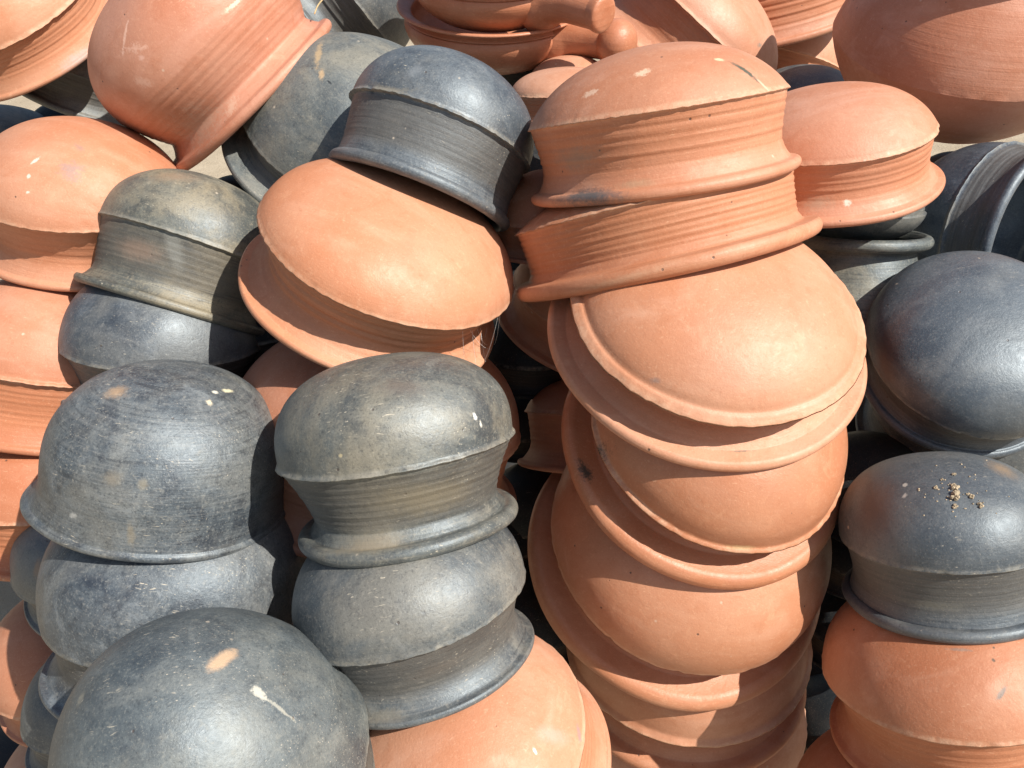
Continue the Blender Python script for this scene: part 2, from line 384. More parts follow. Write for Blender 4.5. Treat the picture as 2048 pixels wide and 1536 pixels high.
# ------------------------------------------------------------------ pots
TABLE = {
    'P12': {'loc': [0.1671, 0.9577, -0.2224], 'axis': [-0.15602, 0.24971, 0.95567], 'x': [0.98658, 0.08652, 0.13846], 'R': 0.1493, 'H': 0.479, 'n': 1.994, 'p0': 0.334, 'h': 0.53, 'Rr': 1.05, 'Rn': 0.92, 'tn': 0.62, 'lt': 0.09, 'bead': 0.004, 'step': 0.02, 'fl': 0, 'ridge': 1, 'soft': 0, 'ga': 0.0027, 'gn': 8, 'nick': 0.8, 'roll': 0.5, 'tint': (0.97, 0.9, 0.87), 'marks': 0.5},
    'P13': {'loc': [0.1714, 0.953, -0.3314], 'axis': [-0.23499, 0.37162, 0.89815], 'x': [0.97124, 0.12617, 0.20191], 'R': 0.1734, 'H': 0.245, 'n': 2.036, 'p0': 0.491, 'h': 0.408, 'Rr': 1.093, 'Rn': 0.955, 'tn': 0.7, 'lt': 0.12, 'bead': 0.004, 'step': 0.02, 'fl': 0, 'ridge': 1, 'soft': 0, 'ga': 0.0027, 'gn': 10, 'nick': 0.8, 'gend': 0.9, 'tint': (0.94, 0.86, 0.78), 'marks': 0.2},
    'P21': {'loc': [0.2265, 0.7952, -0.3953], 'axis': [0.06439, -0.35221, 0.9337], 'x': [0.99439, -0.05607, -0.08972], 'R': 0.1634, 'H': 0.392, 'n': 2.083, 'p0': 0.249, 'h': 0.304, 'Rr': 1.119, 'Rn': 0.82, 'tn': 0.5, 'lt': 0.09, 'bead': 0.006, 'step': 0.07, 'fl': 0.1, 'ridge': 1, 'soft': 0, 'ga': 0.006, 'gn': 7, 'nick': 0.8, 'roll': 0.5, 'flare': 1.2, 'tint': (1.0, 0.97, 0.93), 'marks': 0.35},
    'P22': {'loc': [0.2447, 0.7692, -0.5399], 'axis': [0.16349, -0.43636, 0.8848], 'x': [0.95382, -0.15918, -0.25474], 'R': 0.1557, 'H': 0.613, 'n': 2.128, 'p0': 0.111, 'h': 0.346, 'Rr': 1.143, 'Rn': 0.78, 'tn': 0.5, 'lt': 0.165, 'bead': 0.006, 'step': 0.07, 'fl': 0.05, 'ridge': 1, 'soft': 0, 'ga': 0.0042, 'gn': 8, 'nick': 0.8, 'roll': 1, 'flare': 1.15, 'tint': (0.9, 0.8, 0.7), 'marks': 0.6},
    'P23': {'loc': [0.2333, 0.7908, -0.7256], 'axis': [0.08027, -0.40043, 0.9128], 'x': [0.98995, -0.07494, -0.11993], 'R': 0.1832, 'H': 0.719, 'n': 2.158, 'p0': -0.005, 'h': 0.375, 'Rr': 1.131, 'Rn': 0.79, 'tn': 0.5, 'lt': 0.165, 'bead': 0.002, 'step': 0.07, 'fl': 0, 'ridge': 1, 'soft': 0, 'ga': 0.0042, 'gn': 8, 'nick': 0.8, 'roll': 1, 'flare': 1.15, 'tint': (0.95, 0.9, 0.83), 'marks': 0.3},
    'P24': {'loc': [0.2554, 0.801, -0.9325], 'axis': [-0.05786, -0.09169, 0.99411], 'x': [0.99736, 0.03849, 0.0616], 'R': 0.1768, 'H': 0.729, 'n': 2.156, 'p0': 0.083, 'h': 0.449, 'Rr': 1.021, 'Rn': 0.8, 'tn': 0.5, 'lt': 0.12, 'bead': 0.008, 'step': 0.07, 'fl': 0.07, 'ridge': 1, 'soft': 0, 'ga': 0.006, 'gn': 7, 'nick': 0.8, 'roll': 0.8, 'flare': 1.2, 'tint': (0.95, 0.89, 0.82), 'marks': 0.45},
    'P25': {'loc': [0.2609, 0.8102, -1.0944], 'axis': [-0.04125, -0.04203, 0.99826], 'x': [0.99875, 0.02648, 0.04238], 'R': 0.1973, 'H': 0.72, 'n': 2.15, 'p0': 0.12, 'h': 0.5, 'Rr': 1.03, 'Rn': 0.9, 'tn': 0.6, 'lt': 0.075, 'bead': 0.012, 'step': 0.035, 'fl': 0, 'ridge': 1, 'soft': 0, 'ga': 0.0022, 'gn': 8, 'nick': 0.8, 'marks': 0.45},
    'P14': {'loc': [0.4255, 1.0858, -0.2816], 'axis': [-0.16916, 0.00646, 0.98557], 'x': [0.98028, 0.10471, 0.16757], 'R': 0.1316, 'H': 0.456, 'n': 2.069, 'p0': 0.258, 'h': 0.542, 'Rr': 1.101, 'Rn': 0.94, 'tn': 0.55, 'lt': 0.09, 'bead': 0.004, 'step': 0.03, 'fl': 0, 'ridge': 1, 'soft': 0, 'ga': 0.0026, 'gn': 8, 'nick': 0.8, 'tint': (1, 0.93, 0.93), 'marks': 0.4},
    'P26': {'loc': [-0.1439, 0.9009, -0.3658], 'axis': [0.38336, -0.10637, 0.91745], 'x': [0.88313, -0.2486, -0.39784], 'R': 0.1579, 'H': 0.462, 'n': 2.128, 'p0': 0.142, 'h': 0.498, 'Rr': 1.044, 'Rn': 0.86, 'tn': 0.55, 'lt': 0.07, 'bead': 0.004, 'step': 0.03, 'fl': 0, 'ridge': 1, 'soft': 0, 'ga': 0.0065, 'gn': 5, 'nick': 0.8, 'gend': 0.8, 'tint': (1.0, 0.94, 0.87), 'marks': 0.5},
    'P11': {'loc': [-0.0889, 1.0138, -0.2647], 'axis': [0.34331, 0.47271, 0.81159], 'x': [0.93917, -0.18201, -0.29127], 'R': 0.1192, 'H': 0.796, 'n': 2.214, 'p0': -0.015, 'h': 0.636, 'Rr': 0.997, 'Rn': 0.925, 'tn': 0.66, 'lt': 0.13, 'bead': 0.022, 'step': 0.04, 'fl': 0, 'ridge': 1, 'soft': 0, 'ga': 0.0009, 'gn': 10.5, 'nick': 1.0, 'roll': 0.5, 'flare': 1.5, 'tint': (0.88, 0.94, 1.05), 'marks': 0.96, 'rug': 0.5},
    'P3': {'loc': [-0.2277, 1.2031, -0.3203], 'axis': [0.39649, -0.26658, 0.87848], 'x': [0.83586, -0.2909, -0.46553], 'R': 0.1689, 'H': 0.826, 'n': 2.123, 'p0': 0.181, 'h': 0.276, 'Rr': 1.128, 'Rn': 0.92, 'tn': 0.5, 'lt': 0.08, 'bead': 0.004, 'step': 0.035, 'fl': 0, 'ridge': 1, 'soft': 0, 'ga': 0.0022, 'gn': 8, 'nick': 0.8, 'tint': (1.05, 1.05, 1.0), 'marks': 0.45, 'rug': 0.45},
    'P27': {'loc': [-0.4372, 1.0329, -0.4228], 'axis': [0.28744, 0.52189, 0.80312], 'x': [0.95779, -0.15234, -0.2438], 'R': 0.1279, 'H': 0.762, 'n': 2.254, 'p0': 0.032, 'h': 0.662, 'Rr': 1.027, 'Rn': 0.89, 'tn': 0.72, 'lt': 0.1, 'bead': 0.012, 'step': 0.03, 'fl': 0, 'ridge': 1, 'soft': 0, 'ga': 0.0015, 'gn': 10.5, 'nick': 0.8, 'gend': 0.95, 'tint': (1.15, 1.05, 0.85), 'marks': 0.8, 'rug': 0.6},
    'P28': {'loc': [-0.4722, 0.9523, -0.5244], 'axis': [0.09528, 0.20443, 0.97423], 'x': [0.99484, -0.05375, -0.08601], 'R': 0.1291, 'H': 0.813, 'n': 2.176, 'p0': 0.098, 'h': 0.525, 'Rr': 1.038, 'Rn': 0.85, 'tn': 0.7, 'lt': 0.075, 'bead': 0.006, 'step': 0.035, 'fl': 0, 'ridge': 1, 'soft': 0, 'ga': 0.0022, 'gn': 8, 'nick': 0.8, 'tint': (0.92, 0.98, 1.1), 'marks': 0.8, 'rug': 0.55},
    'P29': {'loc': [-0.6044, 1.0925, -0.3651], 'axis': [0.15943, -0.01534, 0.98709], 'x': [0.982, -0.10008, -0.16016], 'R': 0.1406, 'H': 0.693, 'n': 2.101, 'p0': 0.131, 'h': 0.581, 'Rr': 0.991, 'Rn': 0.86, 'tn': 0.55, 'lt': 0.075, 'bead': 0.004, 'step': 0.035, 'fl': 0, 'ridge': 1, 'soft': 0, 'ga': 0.0012, 'gn': 8, 'nick': 0.8, 'tint': (0.98, 0.92, 0.88), 'marks': 0.45},
    'P30': {'loc': [-0.6451, 0.9913, -0.5702], 'axis': [0.21978, 0.31074, 0.92474], 'x': [0.97421, -0.11957, -0.19135], 'R': 0.1558, 'H': 0.72, 'n': 2.15, 'p0': 0.12, 'h': 0.574, 'Rr': 1.032, 'Rn': 0.93, 'tn': 0.5, 'lt': 0.075, 'bead': 0.015, 'step': 0.035, 'fl': 0.05, 'ridge': 1, 'soft': 0, 'ga': 0.0018, 'gn': 12, 'nick': 0.8, 'tint': (0.94, 0.84, 0.8), 'marks': 0.3},
    'P31': {'loc': [-0.6531, 0.9023, -0.7228], 'axis': [0.09537, 0.25311, 0.96273], 'x': [0.995, -0.0529, -0.08466], 'R': 0.1478, 'H': 0.72, 'n': 2.15, 'p0': 0.12, 'h': 0.5, 'Rr': 1.03, 'Rn': 0.9, 'tn': 0.6, 'lt': 0.075, 'bead': 0.012, 'step': 0.035, 'fl': 0, 'ridge': 1, 'soft': 0, 'ga': 0.0022, 'gn': 8, 'nick': 0.8, 'tint': (0.88, 0.72, 0.62), 'marks': 0.45},
    'P32': {'loc': [-0.6405, 0.7871, -0.9482], 'axis': [-0.06423, -0.00144, 0.99793], 'x': [0.99713, 0.04014, 0.06423], 'R': 0.1208, 'H': 0.733, 'n': 2.162, 'p0': 0.089, 'h': 0.496, 'Rr': 1.013, 'Rn': 0.9, 'tn': 0.6, 'lt': 0.075, 'bead': 0.012, 'step': 0.035, 'fl': 0, 'ridge': 1, 'soft': 0, 'ga': 0.0022, 'gn': 8, 'nick': 0.8, 'tint': (0.88, 0.74, 0.66), 'marks': 0.45},
    'P32b': {'loc': [-0.6208, 0.7015, -1.1419], 'axis': [0.0, 0.15784, 0.98746], 'x': [1.0, 0.0, 0.0], 'R': 0.1431, 'H': 0.72, 'n': 2.15, 'p0': 0.12, 'h': 0.5, 'Rr': 1.03, 'Rn': 0.9, 'tn': 0.6, 'lt': 0.075, 'bead': 0.012, 'step': 0.035, 'fl': 0, 'ridge': 1, 'soft': 0, 'ga': 0.0022, 'gn': 8, 'nick': 0.8, 'marks': 0.45},
    'P33': {'loc': [-0.3909, 0.7203, -0.5644], 'axis': [0.18812, 0.24116, 0.95208], 'x': [0.98036, -0.1045, -0.16723], 'R': 0.1284, 'H': 0.951, 'n': 2.239, 'p0': -0.005, 'h': 0.303, 'Rr': 1.04, 'Rn': 1.0, 'tn': 0.3, 'lt': 0.085, 'bead': 0.012, 'step': 0, 'fl': 0, 'ridge': 0, 'soft': 1, 'ga': 0, 'gn': 8, 'nick': 0.8, 'flare': 1.8, 'beak': (3.3, 0.1, 0.7), 'streak': 1.0, 'tint': (0.94, 1.0, 1.08), 'marks': 1.3, 'rug': 1.0},
    'P34': {'loc': [-0.3915, 0.6681, -0.7195], 'axis': [0.06138, 0.32075, 0.94517], 'x': [0.99801, -0.03342, -0.05348], 'R': 0.147, 'H': 0.939, 'n': 2.446, 'p0': -0.116, 'h': 0.5, 'Rr': 1.03, 'Rn': 0.9, 'tn': 0.6, 'lt': 0.075, 'bead': 0.0, 'step': 0.035, 'fl': 0, 'ridge': 1, 'soft': 0, 'ga': 0.0006, 'gn': 8, 'nick': 0.8, 'tint': (0.94, 1.0, 1.1), 'marks': 1.3, 'rug': 1.0},
    'P35b': {'loc': [-0.5516, 0.8001, -0.7576], 'axis': [-0.00816, 0.00428, 0.99996], 'x': [0.99995, 0.00509, 0.00814], 'R': 0.1141, 'H': 0.72, 'n': 2.15, 'p0': 0.12, 'h': 0.527, 'Rr': 1.018, 'Rn': 0.9, 'tn': 0.6, 'lt': 0.075, 'bead': 0.012, 'step': 0.035, 'fl': 0, 'ridge': 1, 'soft': 0, 'ga': 0.0022, 'gn': 8, 'nick': 0.8, 'marks': 0.45},
    'P35': {'loc': [-0.5285, 0.6595, -0.9009], 'axis': [0.0, 0.25564, 0.96677], 'x': [1.0, 0.0, 0.0], 'R': 0.0963, 'H': 0.85, 'n': 2.4, 'p0': 0.12, 'h': 0.5, 'Rr': 1.03, 'Rn': 0.9, 'tn': 0.6, 'lt': 0.075, 'bead': 0.012, 'step': 0.035, 'fl': 0, 'ridge': 1, 'soft': 0, 'ga': 0.0022, 'gn': 8, 'nick': 0.8, 'marks': 0.45},
    'P36': {'loc': [-0.2671, 0.4403, -0.7107], 'axis': [-0.23137, -0.08279, 0.96934], 'x': [0.95853, 0.15102, 0.24169], 'R': 0.1408, 'H': 1.284, 'n': 1.993, 'p0': 0.083, 'h': 0.5, 'Rr': 1.03, 'Rn': 0.9, 'tn': 0.6, 'lt': 0.075, 'bead': 0.0, 'step': 0.035, 'fl': 0, 'ridge': 1, 'soft': 0, 'ga': 0.0022, 'gn': 8, 'nick': 0.8, 'tint': (0.95, 1.0, 1.02), 'marks': 0.96, 'rug': 0.45},
    'P37': {'loc': [-0.1224, 0.6855, -0.507], 'axis': [-0.13314, 0.39989, 0.90684], 'x': [0.99091, 0.07127, 0.11406], 'R': 0.1261, 'H': 0.78, 'n': 2.4, 'p0': -0.1, 'h': 0.65, 'Rr': 0.937, 'Rn': 0.775, 'tn': 0.74, 'lt': 0.13, 'bead': 0.026, 'step': 0.02, 'fl': 0, 'ridge': 1, 'soft': 0, 'ga': 0.0026, 'gn': 11, 'nick': 0.8, 'roll': 1, 'gend': 0.95, 'flare': 1.5, 'tint': (1.05, 1.02, 0.93), 'marks': 1.2800000000000002, 'rug': 0.6},
    'P38': {'loc': [-0.1061, 0.5988, -0.6433], 'axis': [-0.21338, 0.32788, 0.92031], 'x': [0.9759, 0.11564, 0.18507], 'R': 0.1228, 'H': 0.802, 'n': 2.216, 'p0': -0.057, 'h': 0.57, 'Rr': 0.948, 'Rn': 0.82, 'tn': 0.62, 'lt': 0.07, 'bead': 0.004, 'step': 0.04, 'fl': 0, 'ridge': 1, 'soft': 0, 'ga': 0.0009, 'gn': 9, 'nick': 0.8, 'marks': 0.96, 'rug': 0.5},
    'P39': {'loc': [-0.0524, 0.5187, -0.7806], 'axis': [-0.4193, -0.04419, 0.90677], 'x': [0.87162, 0.25976, 0.4157], 'R': 0.1413, 'H': 0.703, 'n': 2.142, 'p0': 0.148, 'h': 0.494, 'Rr': 1.015, 'Rn': 0.95, 'tn': 0.5, 'lt': 0.075, 'bead': 0.004, 'step': 0.03, 'fl': 0, 'ridge': 1, 'soft': 0, 'ga': 0.0022, 'gn': 8, 'nick': 0.8, 'tint': (1.04, 1.03, 1.02), 'marks': 0.7},
    'P40': {'loc': [-0.1779, 0.8787, -0.6119], 'axis': [0.10851, 0.25604, 0.96056], 'x': [0.99354, -0.06012, -0.09622], 'R': 0.1914, 'H': 0.705, 'n': 2.193, 'p0': 0.003, 'h': 0.5, 'Rr': 1.03, 'Rn': 0.9, 'tn': 0.6, 'lt': 0.075, 'bead': 0.012, 'step': 0.035, 'fl': 0, 'ridge': 1, 'soft': 0, 'ga': 0.0022, 'gn': 8, 'nick': 0.8, 'tint': (0.85, 0.76, 0.74), 'marks': 0.45},
    'P42': {'loc': [0.1396, 0.9918, -0.6773], 'axis': [0.05344, 0.55818, 0.828], 'x': [0.99857, -0.02834, -0.04535], 'R': 0.1213, 'H': 0.518, 'n': 2.12, 'p0': 0.158, 'h': 0.625, 'Rr': 1.058, 'Rn': 0.9, 'tn': 0.6, 'lt': 0.075, 'bead': 0.012, 'step': 0.035, 'fl': 0, 'ridge': 1, 'soft': 0, 'ga': 0.0024, 'gn': 7.5, 'nick': 0.8, 'tint': (0.8, 0.7, 0.64), 'marks': 0.45},
    'P43': {'loc': [0.1213, 1.0847, -0.5286], 'axis': [0.28301, -0.068, 0.9567], 'x': [0.93937, -0.18171, -0.29079], 'R': 0.1243, 'H': 0.72, 'n': 2.15, 'p0': 0.12, 'h': 0.45, 'Rr': 1.08, 'Rn': 0.9, 'tn': 0.6, 'lt': 0.075, 'bead': 0.012, 'step': 0.035, 'fl': 0, 'ridge': 1, 'soft': 0, 'ga': 0.0022, 'gn': 8, 'nick': 0.8, 'marks': 0.45},
    'P44': {'loc': [0.0549, 1.0337, -0.3837], 'axis': [0.0, 0.207, 0.97834], 'x': [1.0, 0.0, 0.0], 'R': 0.0841, 'H': 0.8, 'n': 2.15, 'p0': 0.12, 'h': 0.5, 'Rr': 1.03, 'Rn': 0.9, 'tn': 0.6, 'lt': 0.075, 'bead': 0.012, 'step': 0.035, 'fl': 0, 'ridge': 1, 'soft': 0, 'ga': 0.0022, 'gn': 8, 'nick': 0.8, 'marks': 0.45},
    'P17': {'loc': [0.5818, 0.8733, -0.4895], 'axis': [-0.09889, -0.46289, 0.88088], 'x': [0.98113, 0.10247, 0.16399], 'R': 0.1304, 'H': 0.583, 'n': 2.121, 'p0': -0.139, 'h': 0.487, 'Rr': 0.965, 'Rn': 0.86, 'tn': 0.6, 'lt': 0.1, 'bead': 0.01, 'step': 0.06, 'fl': 0, 'ridge': 1, 'soft': 0, 'ga': 0.0022, 'gn': 8, 'nick': 0.9, 'roll': 0.5, 'tint': (0.82, 0.9, 1.05), 'marks': 0.25, 'rug': 0.12},
    'P45': {'loc': [0.6442, 0.9356, -0.6136], 'axis': [-0.12316, -0.24266, 0.96226], 'x': [0.98433, 0.09345, 0.14955], 'R': 0.1349, 'H': 0.72, 'n': 2.15, 'p0': 0.12, 'h': 0.452, 'Rr': 1.046, 'Rn': 0.9, 'tn': 0.6, 'lt': 0.075, 'bead': 0.012, 'step': 0.035, 'fl': 0, 'ridge': 1, 'soft': 0, 'ga': 0.0022, 'gn': 8, 'nick': 0.8, 'marks': 0.45},
    'P18': {'loc': [0.4897, 0.6771, -0.6243], 'axis': [-0.13619, 0.38276, 0.91375], 'x': [0.99044, 0.07311, 0.117], 'R': 0.1103, 'H': 0.819, 'n': 2.257, 'p0': -0.028, 'h': 0.639, 'Rr': 1.012, 'Rn': 0.89, 'tn': 0.55, 'lt': 0.13, 'bead': 0.004, 'step': 0.04, 'fl': 0, 'ridge': 1, 'soft': 0, 'ga': 0.0009, 'gn': 10.5, 'nick': 0.8, 'roll': 1, 'tint': (0.85, 0.88, 0.95), 'marks': 0.5, 'rug': 0.22},
    'P19': {'loc': [0.5017, 0.6018, -0.7576], 'axis': [-0.19202, 0.33846, 0.92118], 'x': [0.9806, 0.10388, 0.16624], 'R': 0.1376, 'H': 0.714, 'n': 2.155, 'p0': 0.088, 'h': 0.594, 'Rr': 0.992, 'Rn': 0.85, 'tn': 0.6, 'lt': 0.075, 'bead': 0.004, 'step': 0.04, 'fl': 0, 'ridge': 1, 'soft': 0, 'ga': 0.0022, 'gn': 8, 'nick': 0.8, 'tint': (0.95, 0.83, 0.74), 'marks': 0.8},
    'P20': {'loc': [0.5022, 0.5404, -0.9225], 'axis': [-0.19147, 0.53659, 0.82183], 'x': [0.98149, 0.10148, 0.1624], 'R': 0.1641, 'H': 0.569, 'n': 2.132, 'p0': 0.127, 'h': 0.5, 'Rr': 1.03, 'Rn': 0.9, 'tn': 0.6, 'lt': 0.075, 'bead': 0.012, 'step': 0.035, 'fl': 0, 'ridge': 1, 'soft': 0, 'ga': 0.0022, 'gn': 8, 'nick': 0.8, 'tint': (0.92, 0.78, 0.7), 'marks': 0.45},
    'P15a': {'loc': [0.4938, 1.1092, -0.3951], 'axis': [0.0015, -0.207, -0.97834], 'x': [-1.0, -0.00084, -0.00135], 'R': 0.0939, 'H': 0.5, 'n': 2.15, 'p0': 0.12, 'h': 0.5, 'Rr': 1.03, 'Rn': 0.97, 'tn': 0.6, 'lt': 0.075, 'bead': 0.012, 'step': 0.035, 'fl': 0, 'ridge': 0, 'soft': 1, 'ga': 0.0022, 'gn': 8, 'nick': 0.8, 'marks': 0.45},
    'P15b': {'loc': [0.4937, 1.0401, -0.5245], 'axis': [0.00152, -0.25564, -0.96677], 'x': [-1.0, -0.00084, -0.00135], 'R': 0.1092, 'H': 0.8, 'n': 2.15, 'p0': 0.12, 'h': 0.95, 'Rr': 0.86, 'Rn': 0.68, 'tn': 0.84, 'lt': 0.16, 'bead': 0.012, 'step': 0, 'fl': 0, 'ridge': 0, 'soft': 1, 'ga': 0.0012, 'gn': 8, 'nick': 0.8, 'roll': 1, 'conv': 0.25, 'tint': (1.1, 1.1, 1.0), 'marks': 0.45},
    'P16': {'loc': [0.7215, 1.1381, -0.4431], 'axis': [-0.54736, 0.82621, -0.13332], 'x': [0.51027, 0.45574, 0.72933], 'R': 0.1326, 'H': 0.967, 'n': 2.235, 'p0': -0.022, 'h': 0.45, 'Rr': 1.034, 'Rn': 0.93, 'tn': 0.5, 'lt': 0.11, 'bead': 0.02, 'step': 0.02, 'fl': 0, 'ridge': 1, 'soft': 0, 'ga': 0.0014, 'gn': 6, 'nick': 0.8, 'gend': 0.8, 'tint': (0.7, 0.8, 1.0), 'marks': 0.45, 'rug': 0.5},
    'P8': {'loc': [0.7297, 1.3777, -0.2107], 'axis': [0.02144, 0.23991, -0.97056], 'x': [-0.99953, -0.01632, -0.02611], 'R': 0.2074, 'H': 0.705, 'n': 2.091, 'p0': 0.268, 'h': 0.8, 'Rr': 0.75, 'Rn': 0.62, 'tn': 0.85, 'lt': 0.075, 'bead': 0.0, 'step': 0.0, 'fl': 0, 'ridge': 1, 'soft': 1, 'ga': 0.0, 'gn': 8, 'nick': 0.8, 'conv': 0.75, 'tint': (0.97, 0.87, 0.88), 'marks': 0.3},
    'P7': {'loc': [0.5277, 1.9024, -0.1635], 'axis': [-0.2235, 0.02086, 0.97448], 'x': [0.96618, 0.13664, 0.21867], 'R': 0.2008, 'H': 0.72, 'n': 2.15, 'p0': 0.12, 'h': 0.504, 'Rr': 1.029, 'Rn': 0.95, 'tn': 0.6, 'lt': 0.075, 'bead': 0.012, 'step': 0.035, 'fl': 0, 'ridge': 1, 'soft': 0, 'ga': 0.0036, 'gn': 7.5, 'nick': 0.8, 'gend': 0.85, 'tint': (0.9, 0.84, 0.82), 'marks': 0.45},
    'P6': {'loc': [0.3553, 1.6302, -0.2217], 'axis': [0.62955, -0.03043, 0.77636], 'x': [0.71414, -0.37094, -0.59364], 'R': 0.1787, 'H': 0.551, 'n': 2.123, 'p0': 0.124, 'h': 0.525, 'Rr': 1.03, 'Rn': 0.9, 'tn': 0.6, 'lt': 0.075, 'bead': 0.012, 'step': 0.035, 'fl': 0, 'ridge': 1, 'soft': 0, 'ga': 0.0012, 'gn': 8, 'nick': 0.8, 'tint': (1.02, 0.98, 0.98), 'marks': 0.45},
    'P10': {'loc': [0.0702, 1.1682, -0.244], 'axis': [-0.06816, 0.10891, 0.99171], 'x': [0.99714, 0.04008, 0.06414], 'R': 0.0743, 'H': 0.418, 'n': 2.147, 'p0': 0.12, 'h': 0.5, 'Rr': 1.03, 'Rn': 0.9, 'tn': 0.6, 'lt': 0.075, 'bead': 0.012, 'step': 0.035, 'fl': 0, 'ridge': 1, 'soft': 0, 'ga': 0.0022, 'gn': 8, 'nick': 0.8, 'marks': 0.45},
    'P10b': {'loc': [0.0947, 1.3632, -0.2715], 'axis': [0.0, 0.15784, 0.98746], 'x': [1.0, 0.0, 0.0], 'R': 0.0694, 'H': 0.6, 'n': 2.15, 'p0': 0.12, 'h': 0.5, 'Rr': 1.03, 'Rn': 0.9, 'tn': 0.6, 'lt': 0.075, 'bead': 0.012, 'step': 0.035, 'fl': 0, 'ridge': 1, 'soft': 0, 'ga': 0.0022, 'gn': 8, 'nick': 0.8, 'marks': 0.45},
    'P9': {'loc': [0.5836, 1.6512, -0.3768], 'axis': [0.0, 0.15784, 0.98746], 'x': [1.0, 0.0, 0.0], 'R': 0.1155, 'H': 0.7, 'n': 2.15, 'p0': 0.12, 'h': 0.5, 'Rr': 1.03, 'Rn': 0.9, 'tn': 0.6, 'lt': 0.075, 'bead': 0.012, 'step': 0.035, 'fl': 0, 'ridge': 1, 'soft': 0, 'ga': 0.0022, 'gn': 8, 'nick': 0.8, 'marks': 0.45},
    'P9b': {'loc': [0.6341, 1.9677, -0.3421], 'axis': [0.28232, 0.23302, 0.93059], 'x': [0.95534, -0.1566, -0.25062], 'R': 0.1394, 'H': 0.72, 'n': 2.15, 'p0': 0.12, 'h': 0.5, 'Rr': 1.03, 'Rn': 0.9, 'tn': 0.6, 'lt': 0.075, 'bead': 0.012, 'step': 0.035, 'fl': 0, 'ridge': 1, 'soft': 0, 'ga': 0.0022, 'gn': 8, 'nick': 0.8, 'marks': 0.45},
    'P4': {'loc': [-0.3004, 1.6678, -0.1616], 'axis': [0.81394, 0.12081, 0.56824], 'x': [0.55702, -0.4401, -0.7043], 'R': 0.1413, 'H': 0.72, 'n': 2.15, 'p0': 0.12, 'h': 0.6, 'Rr': 1.03, 'Rn': 0.85, 'tn': 0.6, 'lt': 0.075, 'bead': 0.012, 'step': 0.035, 'fl': 0, 'ridge': 1, 'soft': 0, 'ga': 0.0036, 'gn': 7.5, 'nick': 0.8, 'marks': 0.45},
    'P46': {'loc': [-0.749, 1.4872, -0.2618], 'axis': [0.41776, 0.14162, 0.89745], 'x': [0.89456, -0.23685, -0.37904], 'R': 0.122, 'H': 0.72, 'n': 2.15, 'p0': 0.12, 'h': 0.517, 'Rr': 1.03, 'Rn': 0.9, 'tn': 0.6, 'lt': 0.1, 'bead': 0.012, 'step': 0.035, 'fl': 0, 'ridge': 1, 'soft': 0, 'ga': 0.0022, 'gn': 8, 'nick': 0.8, 'marks': 0.45},
    'P48': {'loc': [-0.9721, 1.5558, -0.4352], 'axis': [0.1898, 0.24554, 0.95062], 'x': [0.98007, -0.10528, -0.16848], 'R': 0.1148, 'H': 0.72, 'n': 2.15, 'p0': 0.12, 'h': 0.5, 'Rr': 1.03, 'Rn': 0.9, 'tn': 0.6, 'lt': 0.075, 'bead': 0.012, 'step': 0.035, 'fl': 0, 'ridge': 1, 'soft': 0, 'ga': 0.0022, 'gn': 8, 'nick': 0.8, 'marks': 0.45},
    'P47': {'loc': [0.0871, 0.6974, -1.2427], 'axis': [0.0, 0.05847, 0.99829], 'x': [1.0, 0.0, 0.0], 'R': 0.1334, 'H': 0.72, 'n': 2.15, 'p0': 0.12, 'h': 0.5, 'Rr': 1.03, 'Rn': 0.9, 'tn': 0.6, 'lt': 0.075, 'bead': 0.012, 'step': 0.035, 'fl': 0, 'ridge': 1, 'soft': 0, 'ga': 0.0022, 'gn': 8, 'nick': 0.8, 'marks': 0.45},
    'P1': {'loc': [-0.7905, 1.3746, -0.159], 'axis': [-0.24914, -0.37485, 0.89298], 'x': [0.91329, 0.21584, 0.34541], 'R': 0.1472, 'H': 0.72, 'n': 2.15, 'p0': 0.12, 'h': 0.438, 'Rr': 1.018, 'Rn': 0.92, 'tn': 0.5, 'lt': 0.06, 'bead': 0.012, 'step': 0.035, 'fl': 0, 'ridge': 1, 'soft': 0, 'ga': 0.0018, 'gn': 9, 'nick': 0.8, 'tint': (1.02, 0.98, 0.93), 'marks': 0.45},
    'P2': {'loc': [-0.4441, 1.234, -0.1954], 'axis': [-0.60412, -0.09123, 0.79165], 'x': [0.71791, 0.3689, 0.59036], 'R': 0.1641, 'H': 0.74, 'n': 2.25, 'p0': -0.08, 'h': 0.54, 'Rr': 0.98, 'Rn': 0.83, 'tn': 0.7, 'lt': 0.1, 'bead': 0.012, 'step': 0, 'fl': 0, 'ridge': 0, 'soft': 1, 'ga': 0.0018, 'gn': 9, 'nick': 0.8, 'conv': 0.55, 'gend': 0.72, 'flare': 1.5, 'tint': (0.96, 0.86, 0.88), 'marks': 0.8},
    'X0': {'loc': [-0.3816, 1.0331, -0.5357], 'axis': [0.0, 0.05847, 0.99829], 'x': [1.0, 0.0, 0.0], 'R': 0.0947, 'H': 0.72, 'n': 2.15, 'p0': 0.12, 'h': 0.5, 'Rr': 1.03, 'Rn': 0.9, 'tn': 0.6, 'lt': 0.075, 'bead': 0.012, 'step': 0.035, 'fl': 0, 'ridge': 1, 'soft': 0, 'ga': 0.0022, 'gn': 8, 'nick': 0.8, 'tint': (0.25, 0.25, 0.27), 'marks': 0, 'rug': 0},  # added gap fillers from here down, tinted near-black in place of deep shade
